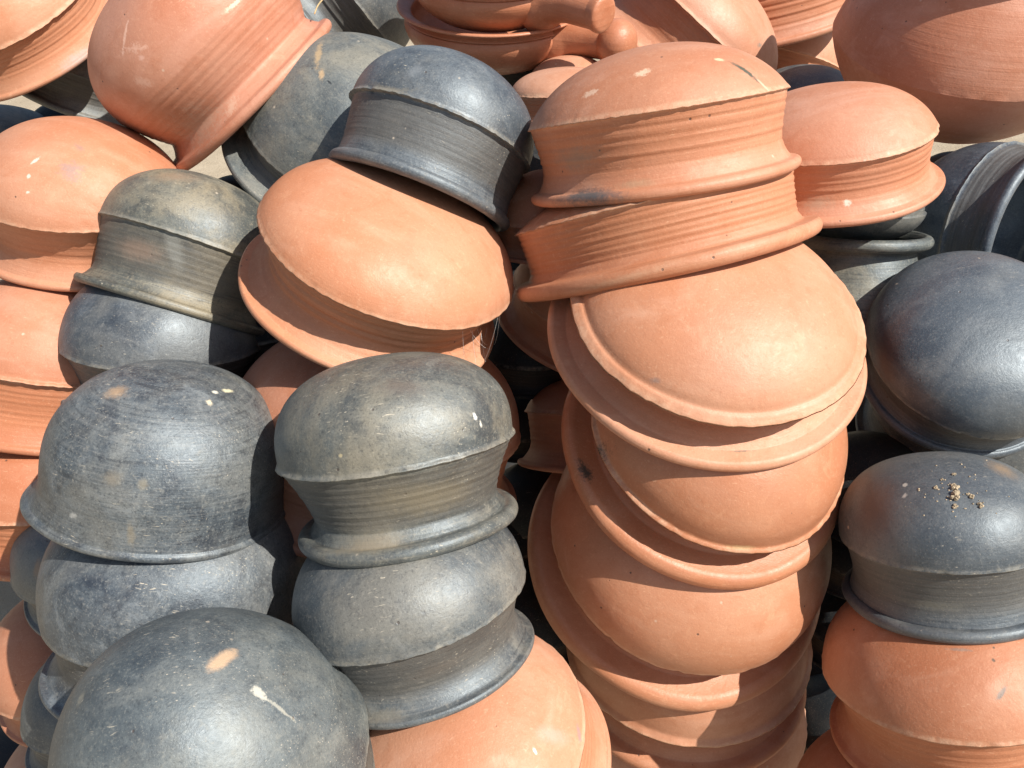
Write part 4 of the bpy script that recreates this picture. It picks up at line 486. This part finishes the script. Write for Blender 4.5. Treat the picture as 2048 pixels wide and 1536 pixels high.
LOOK = {
    'P12': ("upright stack's top terracotta pot, lens shaped dome with dark crack and sooty rim", 'red', 0.5, 0.5, 0.5),
    'P13': ('ribbed terracotta pot squeezed tilted under the cracked dome pot', 'red', 0.3, 0.5, 0.5),
    'P21': ('large terracotta pot with wide domed base facing the viewer, below the tilted ribbed pot', 'red', 0.9, 0.5, 0.6),
    'P22': ('terracotta pot with sooty smudge on its left rim, second dome down the leaning column', 'red', 0.2, 0.5, 1.1),
    'P23': ('terracotta pot with broad half shaded dome, third dome down the leaning column', 'red', 0.6, 0.5, 0.9),
    'P24': ('terracotta pot with a raised ridge line low in the column, above the lowest rim', 'red', 0.5, 0.5, 0.4),
    'P25': ('lowest terracotta pot of the leaning column, only a shaded sliver at the bottom edge', 'red', 0.5, 0.5, 0.4),
    'P14': ('terracotta pot with pointed right edge and a white spot on its flared rim', 'red', 0.6, 0.5, 0.5),
    'P26': ('tilted terracotta pot with oval dome and wide flared rim, under the small black pot', 'red', 0.8, 0.5, 0.6),
    'P11': ('small black pot with chipped ridge, tilted on the oval terracotta dome', 'black', 0, 0.35, 0.8),
    'P3': ('large black pot with tan streak, half in round shadow, behind the small black pot', 'black', 0, 0.7, 0.4),
    'P27': ('dusty olive grey pot with deeply ribbed neck, left of the oval terracotta dome', 'black', 0, 0.95, 0.5),
    'P28': ('bluish black pot with pale scratches, directly under the olive grey ribbed pot', 'black', 0, 0.45, 0.9),
    'P29': ('terracotta pot with white flecks and grey smudge on its dome, at the left edge', 'red', 0.3, 0.5, 0.6),
    'P30': ('terracotta pot crossed by a stepped shadow, under the white flecked pot at left', 'red', 0.4, 0.5, 0.4),
    'P31': ('shaded terracotta pot at the left edge, below the pot with the stepped shadow', 'red', 0.1, 0.5, 0.4),
    'P32': ('shaded smooth terracotta pot at the left edge beside the small black pots', 'red', 0.2, 0.5, 0.4),
    'P32b': ('terracotta pot in the bottom left corner, lowest of the left column', 'red', 0.2, 0.5, 0.4),
    'P33': ('tall domed black pot with streaked sheen, tan blotch and pointed lip at left', 'black', 0, 0.5, 0.85),
    'P34': ('black pot with a jagged shadow edge, wedged under the tall domed black pot', 'black', 0, 0.5, 0.8),
    'P35b': ('small black pot with brown patch peeking out left behind the jagged shadow pot', 'black', 0, 0.4, 0.3),
    'P35': ('small black pot with pale triangular mark beside the big bottom left dome', 'black', 0, 0.3, 0.3),
    'P36': ('big smooth black dome with oval tan stain and white dropping, bottom left', 'black', 0, 0.5, 0.75),
    'P37': ('black pot with beaded ridge, dusty ribbed neck and rounded rim, front centre', 'black', 0, 0.75, 0.75),
    'P38': ('black pot with wide flared foot rim, under the beaded ridge pot', 'black', 0, 0.6, 0.65),
    'P39': ('terracotta pot with grey smudge, tipped sideways under the flared black pot at bottom centre', 'red', 0.7, 0.5, 0.5),
    'P40': ('shaded terracotta pot showing on both sides behind the beaded ridge black pot', 'red', 0.2, 0.5, 0.3),
    'P42': ('dark shaded terracotta pot with ribbed neck between black pots and leaning column', 'red', 0.1, 0.5, 0.2),
    'P43': ('terracotta rim deep in the dark gap left of the large viewer facing dome', 'red', 0.1, 0.5, 0.2),
    'P44': ('shaded terracotta dome in the gap between the small black pot and cracked pot', 'red', 0.1, 0.5, 0.2),
    'P17': ('large smooth black dome with rough ridge at the right edge, reddish on its left', 'black', 0, 0.35, 0.85),
    'P45': ('black pot rim in deep shade under the large smooth right dome', 'black', 0, 0.2, 0.5),
    'P18': ('black pot with crumbs of dry soil on top, right edge', 'black', 0, 0.35, 0.75),
    'P19': ('rounded terracotta pot with small grey oval mark, under the soil crumbed black pot', 'red', 0.3, 0.5, 0.5),
    'P20': ('terracotta dome in the bottom right corner, under the pot with grey oval mark', 'red', 0.1, 0.5, 0.4),
    'P15a': ('black pot base sitting in the mouth of another black pot, under the white spotted rim', 'black', 0, 0.5, 0.5),
    'P15b': ('grey black upright pot with thick ring lip, behind the large viewer facing dome', 'black', 0, 0.95, 0.4),
    'P16': ('bluish black pot lying on its side with dark open mouth, upper right', 'black', 0, 0.3, 0.9),
    'P8': ('big round upright terracotta pot with shaded underside, top right corner', 'red', 0.5, 0.5, 0.6),
    'P7': ('terracotta pot with fine dark ribs and pale rim, top edge right of centre', 'red', 0.3, 0.5, 0.4),
    'P6': ('terracotta pot lying on its side behind the pan handles, smooth dome to the right', 'red', 0.8, 0.5, 0.5),
    'P10': ('small terracotta pot half hidden between the small black pot and cracked pot', 'red', 0.6, 0.5, 0.4),
    'P10b': ('dusty brown terracotta dome just under the lower pan handle', 'red', 0.1, 0.9, 0.2),
    'P9': ('small black dome in the gap behind the cracked pot and white spotted pot', 'black', 0, 0.7, 0.4),
    'P9b': ('dark shaded terracotta pot in the upper gap left of the big round pot', 'red', 0.0, 0.5, 0.2),
    'P4': ('dark ribbed black pot at the top edge left of the stacked pans', 'black', 0, 0.4, 0.5),
    'P46': ('dark grey pot neck in shade between the two upper left terracotta pots', 'black', 0, 0.8, 0.3),
    'P48': ('dusty grey brown pot in the gap above the white flecked terracotta pot', 'black', 0, 1.0, 0.2),
    'P47': ('grey black pot sliver at the bottom edge right of the tipped terracotta pot', 'black', 0, 0.8, 0.4),
    'P1': ('terracotta pot with ribbed neck in the top left corner', 'red', 0.9, 0.5, 0.4),
    'P2': ('large terracotta pot lying with its mouth to the lower right, scratched and dusty, upper left', 'red', -0.2, 0.5, 0.7),
    'X0': ('added filler pot darkened as shade deep in the gap left of the oval terracotta dome', 'black', 0, 0.3, 0.3),  # X pots are added fillers; their dark colour stands in for gap shade
    'X1': ('added filler pot darkened as shade deep in the gap between the tall dome and beaded ridge pot', 'black', 0, 0.3, 0.3),
    'X2': ('added filler pot darkened as shade deep in the gap right of the oval terracotta dome', 'black', 0, 0.3, 0.3),
    'X3': ('added filler pot darkened as shade deep in the gap right of the beaded ridge pot', 'black', 0, 0.3, 0.3),
    'X4': ('added filler pot darkened as shade in the gap left of the soil crumbed pot', 'black', 0, 0.3, 0.3),
    'X5': ('added filler pot darkened as shade in the slot right of the half shaded third dome', 'black', 0, 0.3, 0.3),
    'X6': ('added filler pot darkened as shade at the foot of the slot near the bottom right corner', 'black', 0, 0.3, 0.3),
    'X7': ('added filler pot darkened as shade in the slot right of the flared black pot', 'black', 0, 0.3, 0.3),
    'X18': ('added filler pot sliver darkened as shade between the second dome and the large smooth right dome', 'black', 0, 0.3, 0.3),
    'X20': ('added filler pot darkened as shade in the gap below the lying pot rim, left of the shadowed black pot', 'black', 0, 0.3, 0.3),
    'X21': ('added filler pot darkened as shade in the gap under the ribbed neck in the top left corner', 'black', 0, 0.3, 0.3),
    'X22': ('added filler pot darkened as shade just above the black pot lying on its side', 'black', 0, 0.3, 0.3),
    'X23': ('added filler pot darkened as shade at the bottom of the slot left of the grey marked terracotta pot', 'black', 0, 0.3, 0.3),
    'X19': ('added filler pot darkened as shade in the crack beside the rounded right side of the beaded pot', 'black', 0, 0.3, 0.3),
    'X8': ('added filler pot darkened as shade under the pot lying on its side', 'black', 0, 0.3, 0.3),
    'X9': ('added filler pot darkened as shade behind the oval terracotta dome', 'black', 0, 0.3, 0.3),
    'X10': ('added filler pot darkened as shade in the gap under the tilted ribbed terracotta pot', 'black', 0, 0.3, 0.3),
    'X11': ('added filler pot darkened as shade in the bottom left corner behind the terracotta stack', 'black', 0, 0.3, 0.3),
    'X12': ('added filler pot darkened as shade in the gap left of the pot lying on its side', 'black', 0, 0.3, 0.3),
    'X14': ('added filler pot darkened as shade in the slot beside the second dome of the leaning column', 'black', 0, 0.3, 0.3),
    'X15': ('added filler pot darkened as shade in the gap under the lower pan handle', 'black', 0, 0.3, 0.3),
    'X16': ('added filler pot darkened as shade in the gap between small black pot and ribbed tilted pot', 'black', 0, 0.3, 0.3),
    'X17': ('added filler pot darkened as shade in the gap right of the rounded black rim', 'black', 0, 0.3, 0.3),
    'X13': ('added filler pot darkened as shade between the tipped terracotta pot and the leaning column', 'black', 0, 0.3, 0.3),
}
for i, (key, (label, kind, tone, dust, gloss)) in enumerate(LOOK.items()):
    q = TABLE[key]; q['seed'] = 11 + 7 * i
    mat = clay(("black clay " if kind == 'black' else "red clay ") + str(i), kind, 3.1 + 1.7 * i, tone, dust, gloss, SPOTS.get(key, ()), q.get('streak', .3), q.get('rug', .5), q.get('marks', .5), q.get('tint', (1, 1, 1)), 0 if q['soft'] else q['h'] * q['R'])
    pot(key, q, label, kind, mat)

# ------------------------------------------------------------------ saucepans with hollow handles
def smoothstep(a, b, x):
    t = np.clip((x - a) / (b - a), 0, 1); return t * t * (3 - 2 * t)

def lathe_obj(name, rz, Rr, K, mat, parent, rng, wob=.004):
    r, z = np.array(rz).T
    n = len(r); tt = np.linspace(0, n - 1, n * 5)
    # Catmull-Rom through the profile
    def cr(y):
        y = np.concatenate([[2 * y[0] - y[1]], y, [2 * y[-1] - y[-2]]]); i = np.minimum(tt.astype(int), n - 2); u = tt - i
        p0, p1, p2, p3 = y[i], y[i + 1], y[i + 2], y[i + 3]
        return .5 * (2 * p1 + (p2 - p0) * u + (2 * p0 - 5 * p1 + 4 * p2 - p3) * u ** 2 + (3 * p1 - p0 - 3 * p2 + p3) * u ** 3)
    r, z = np.maximum(cr(r), 1e-4), cr(z)
    th = np.linspace(0, 2 * np.pi, K, endpoint=False); ph = rng.uniform(0, 6.28, 3)
    w = 1 + wob * np.cos(2 * th + ph[0]) + wob * .6 * np.cos(3 * th + ph[1])
    V = np.stack([r[:, None] * np.cos(th) * w, r[:, None] * np.sin(th) * w, np.repeat(z[:, None], K, 1)], -1) * Rr
    dr = np.gradient(V, axis=0); dt = np.roll(V, -1, 1) - np.roll(V, 1, 1)
    N = np.cross(dr, dt); N /= np.linalg.norm(N, axis=2, keepdims=True) + 1e-12
    return link(name, grid_mesh(name, V, N), mat, parent)

def frame_obj(loc, X, A):
    X, A = Vector(X), Vector(A).normalized(); X = (X - A * X.dot(A)).normalized(); Y = A.cross(X)
    e = bpy.data.objects.new("clay_pan", None); C.objects.link(e); e.empty_display_size = .05
    e.matrix_world = Matrix.Translation(Vector(loc) + Vector((0, 0, CAM_H))) @ Matrix((X, Y, A)).transposed().to_4x4()
    return e

def tube(name, pts, rad, mat, parent, K=28, sub=6):
    """round bar through local points with a radius at each"""
    pts = np.array(pts, float); rad = np.array(rad, float); n = len(pts)
    tt = np.linspace(0, n - 1, (n - 1) * sub + 1)
    P = np.stack([np.interp(tt, np.arange(n), pts[:, k]) for k in range(3)], 1); rd = np.interp(tt, np.arange(n), rad)
    for _ in range(3):
        P[1:-1] = (P[:-2] + 2 * P[1:-1] + P[2:]) / 4; rd[1:-1] = (rd[:-2] + 2 * rd[1:-1] + rd[2:]) / 4
    T = np.gradient(P, axis=0); T /= np.linalg.norm(T, axis=1, keepdims=True)
    u0 = np.cross(T[0], [.3, .2, 1.]); u0 /= np.linalg.norm(u0); rows = []
    th = np.linspace(0, 2 * np.pi, K, endpoint=False)
    for p, t_, r_ in zip(P, T, rd):
        u0 = u0 - t_ * (u0 @ t_); u0 /= np.linalg.norm(u0); v0 = np.cross(t_, u0)
        rows.append(p + r_ * (np.cos(th)[:, None] * u0 + np.sin(th)[:, None] * v0))
    V = np.array(rows)
    V = np.concatenate([np.repeat(P[:1, None], K, 1), V, np.repeat(P[-1:, None], K, 1)], 0)
    dr = np.gradient(V, axis=0); dt = np.roll(V, -1, 1) - np.roll(V, 1, 1)
    N = -np.cross(dt, dr); N /= np.linalg.norm(N, axis=2, keepdims=True) + 1e-12
    return link(name, grid_mesh(name, V, N), mat, parent)

def pan(loc, A, X, Rr, hz, mat, label, rng, knob):
    e = frame_obj(loc, X, A); tag(e, label, "pan", "stacked clay pans with handles")
    # local: z up out of the mouth, x along the handle; rim circle at z = 0, radius 1
    body = [(.01, -.62), (.35, -.60), (.66, -.50), (.86, -.34), (.935, -.20), (.925, -.115), (.905, -.10), (.93, -.088), (.915, -.07), (.90, -.05), (.90, -.03)]
    rim = [(.90, -.03), (.95, -.022), (1.0, -.005), (1.005, .012), (.985, .022), (.93, .008), (.88, -.02), (.86, -.06), (.87, -.20), (.80, -.34), (.6, -.46), (.3, -.54), (.01, -.55)]
    lathe_obj("body", body, Rr, 120, mat, e, rng); lathe_obj("rim", rim, Rr, 120, mat, e, rng)
    L = hz
    h = tube("handle", [(.70 * Rr, 0, -.26 * Rr), (.86 * Rr, 0, -.20 * Rr), (1.0 * Rr, 0, -.155 * Rr), (1.2 * Rr, 0, -.14 * Rr), (L * .97, 0, -.13 * Rr)],
             [.30 * Rr, .30 * Rr, .23 * Rr, .185 * Rr, .175 * Rr], mat, e)
    if knob == 'ball':
        c = np.linspace(0, np.pi, 15); pts = [(L + .2 * Rr * -math.cos(a), 0, -.13 * Rr) for a in c]
        tube("knob", pts, [.225 * Rr * max(math.sin(a), .02) ** .85 for a in c], mat, h, 32, 4)
    else:
        tube("knob", [(L * .90, 0, -.13 * Rr), (L * .96, 0, -.13 * Rr), (L * .995, 0, -.13 * Rr), (L * 1.01, 0, -.13 * Rr), (L * 1.015, 0, -.13 * Rr)],
             [.165 * Rr, .19 * Rr, .195 * Rr, .16 * Rr, .08 * Rr], mat, h, 32, 5)
    return e

rng = np.random.default_rng(5)
pm = clay("red clay pan", 'red', 77.3, .0, .3, 1.15, (), .3, .5, .15, (.92, .74, .64))
pan([-0.0326, 1.4651, -0.1652], [0.0, -0.1903, 0.9817], [0.8482, -0.5204, -0.0984], .1585, .232, pm, "glossy lower clay pan with ball ended handle pointing right, top centre", rng, 'ball')
pan([-0.031, 1.4238, -0.1087], [0.0, -0.1903, 0.9817], [0.7, -0.6974, -0.1538], .137, .235, pm, "upper clay pan sitting in the lower pan, blunt handle end facing the viewer", rng, 'flat')

# ------------------------------------------------------------------ dry soil on the black pot
sm = plain("dry soil", (.56, .46, .32), .95, .45, 260)
rr = random.Random(8)
def clod(P, n, r, label):
    bm_pts = []
    me = bpy.data.meshes.new("soil_clod")
    import bmesh
    bm = bmesh.new()
    n = Vector(n); base = Vector(P)
    t1 = n.orthogonal().normalized(); t2 = n.cross(t1)
    for k in range(14):
        a = rr.uniform(0, 6.28); d = r * math.sqrt(rr.random()) * .85
        c = t1 * (d * math.cos(a)) + t2 * (d * math.sin(a)) * .7 + n * (rr.uniform(.05, .45) * r * (1 - .5 * d / r))
        mtx = Matrix.Translation(c) @ Matrix.Diagonal((1, 1, 1, 1))
        g = bmesh.ops.create_icosphere(bm, subdivisions=2, radius=r * rr.uniform(.18, .36), matrix=mtx)
        for v in g['verts']: v.co += Vector((rr.gauss(0, 1), rr.gauss(0, 1), rr.gauss(0, 1))) * r * .035
    bm.to_mesh(me); bm.free()
    o = link("soil_clod", me, sm); o.location = base + Vector((0, 0, CAM_H))
    tag(o, label, "soil clod", "clods of dry soil on the black pot")
CL = ["upper of the two big soil clods on the black pot at right", "lower of the two big soil clods on the black pot at right", "yellowish small soil clod right of the big clods",
      "greyish soil clod farthest right on the black pot", "lone soil clod left of the two big clods", "tiny soil clod upper left of the big clods", "flat soil clod above the two big clods", "grey soil clod just below the two big clods", "small soil clod touching the yellowish one"]
for (P, n, r), lab in zip([([0.4622, 0.6478, -0.5315], [-0.239, -0.067, 0.969], 0.005681501116071429), ([0.4583, 0.6357, -0.5341], [-0.274, -0.195, 0.942], 0.007385951450892858), ([0.4718, 0.6319, -0.5318], [-0.173, -0.226, 0.959], 0.003408900669642857), ([0.477, 0.6223, -0.5338], [-0.132, -0.346, 0.929], 0.0045452008928571425), ([0.4457, 0.6522, -0.5364], [-0.352, -0.033, 0.935], 0.0028407505580357144), ([0.4554, 0.6615, -0.5333], [-0.275, 0.061, 0.96], 0.0022726004464285712), ([0.4699, 0.6666, -0.5303], [-0.18, 0.113, 0.977], 0.0028407505580357144), ([0.4538, 0.6252, -0.5385], [-0.316, -0.323, 0.892], 0.003408900669642857), ([0.4699, 0.636, -0.5313], [-0.187, -0.18, 0.966], 0.0022726004464285712)], CL): clod(P, n, r, lab)
import bmesh
bm = bmesh.new()
for P, r in [([0.5223, 0.699, -0.5361], 0.00108), ([0.4513, 0.6498, -0.5345], 0.00077), ([0.431, 0.6556, -0.5428], 0.00102), ([0.5094, 0.6315, -0.5307], 0.00084), ([0.4577, 0.6523, -0.5325], 0.00103), ([0.4487, 0.6345, -0.5376], 0.00095), ([0.4732, 0.64, -0.53], 0.0004), ([0.4774, 0.627, -0.5322], 0.00067), ([0.4516, 0.6325, -0.537], 0.0008), ([0.4552, 0.645, -0.5336], 0.001), ([0.4469, 0.6493, -0.5361], 0.00119), ([0.4655, 0.6365, -0.5321], 0.00065), ([0.4147, 0.6441, -0.5552], 0.00058), ([0.4324, 0.6448, -0.543], 0.00098), ([0.458, 0.6606, -0.5325], 0.00104), ([0.4502, 0.6208, -0.5416], 0.00112), ([0.4543, 0.6232, -0.539], 0.00052), ([0.4407, 0.6357, -0.5407], 0.00114), ([0.4597, 0.6541, -0.5319], 0.00074), ([0.4202, 0.6454, -0.5506], 0.00055), ([0.4342, 0.6482, -0.5417], 0.00088), ([0.487, 0.6794, -0.5302], 0.00112), ([0.4614, 0.6209, -0.5377], 0.00093), ([0.4633, 0.6904, -0.5366], 0.00107), ([0.4656, 0.6483, -0.5307], 0.00071), ([0.439, 0.6408, -0.5404], 0.00058), ([0.4789, 0.6359, -0.5299], 0.00065), ([0.4263, 0.6268, -0.5522], 0.00122), ([0.4622, 0.6207, -0.5375], 0.00086), ([0.453, 0.6563, -0.5338], 0.00098), ([0.4896, 0.6633, -0.5276], 0.00097), ([0.4509, 0.6378, -0.5361], 0.00087), ([0.4541, 0.6802, -0.5363], 0.0005), ([0.4704, 0.6243, -0.5342], 0.00106), ([0.4512, 0.6366, -0.5362], 0.00085), ([0.476, 0.6509, -0.5287], 0.00073), ([0.4523, 0.6323, -0.5368], 0.00073), ([0.489, 0.6128, -0.537], 0.00081), ([0.4317, 0.6577, -0.5424], 0.00118), ([0.4875, 0.6865, -0.5318], 0.0012), ([0.4827, 0.6607, -0.528], 0.00109), ([0.4453, 0.6432, -0.5373], 0.00081), ([0.489, 0.638, -0.5286], 0.00088), ([0.451, 0.6156, -0.5438], 0.00089), ([0.4855, 0.6552, -0.5275], 0.00073), ([0.4385, 0.6235, -0.5459], 0.00054)]:
    bmesh.ops.create_icosphere(bm, subdivisions=1, radius=r, matrix=Matrix.Translation(Vector(P) + Vector((0, 0, CAM_H))))
me = bpy.data.meshes.new("soil_crumbs"); bm.to_mesh(me); bm.free()
o = link("soil_crumbs", me, sm); tag(o, "scatter of fine dry soil grains on the black pot at right", "soil", kind="stuff")

# ------------------------------------------------------------------ a straw by the lying pot
stm = plain("dry straw", (.55, .42, .22), .7, .3, 90)
P = [Vector(p) + Vector((0, 0, CAM_H)) for p in ([-0.2827, 1.2474, -0.155], [-0.2784, 1.2542, -0.1441], [-0.2664, 1.2737, -0.1318], [-0.2563, 1.2878, -0.1281])]
o = tube("straw", [tuple(p) for p in P], [.0011, .0011, .0010, .0008], stm, None, 8, 4)
tag(o, "bent dry straw sticking up behind the lying terracotta pot's rim", "straw")

# ------------------------------------------------------------------ spider silk on the oval dome's neck
wm = plain("silk", (.75, .74, .72), .4, .1, 90)
rw = random.Random(4)
me_v, me_f = [], []
for k, (A, B) in enumerate([([-0.056, 0.7978, -0.4279], [-0.057, 0.8231, -0.488]), ([-0.0467, 0.8238, -0.441], [-0.0427, 0.8311, -0.4969]), ([-0.0394, 0.8814, -0.4688], [-0.0327, 0.8516, -0.4998]), ([-0.0263, 0.9334, -0.4904], [-0.0259, 0.8779, -0.4976]), ([-0.0142, 0.8329, -0.4272], [-0.0227, 0.8918, -0.4982]), ([-0.0482, 0.809, -0.4328], [-0.0259, 0.8779, -0.4976]), ([-0.0323, 0.9092, -0.4827], [-0.0446, 0.8291, -0.4955]), ([-0.0166, 0.828, -0.4261], [-0.0342, 0.8508, -0.4973]), ([-0.0414, 0.8414, -0.4487], [-0.0303, 0.8844, -0.4942])]):
    A, B = Vector(A), Vector(B); d = (B - A).normalized(); u = d.orthogonal().normalized(); v = d.cross(u); n0 = len(me_v)
    for j in range(9):
        f_ = j / 8; p = A.lerp(B, f_) + Vector((0, 0, CAM_H - .006 * 4 * f_ * (1 - f_)))
        for a in (0, 2.094, 4.189): me_v.append(p + .00016 * (math.cos(a) * u + math.sin(a) * v))
    for j in range(8):
        for a in range(3):
            b = (a + 1) % 3; me_f.append((n0 + 3 * j + a, n0 + 3 * j + b, n0 + 3 * j + 3 + b, n0 + 3 * j + 3 + a))
me = bpy.data.meshes.new("cobweb"); me.from_pydata([tuple(p) for p in me_v], [], me_f)
o = link("cobweb", me, wm); tag(o, "thin cobweb strands across the neck of the oval terracotta pot", "cobweb")
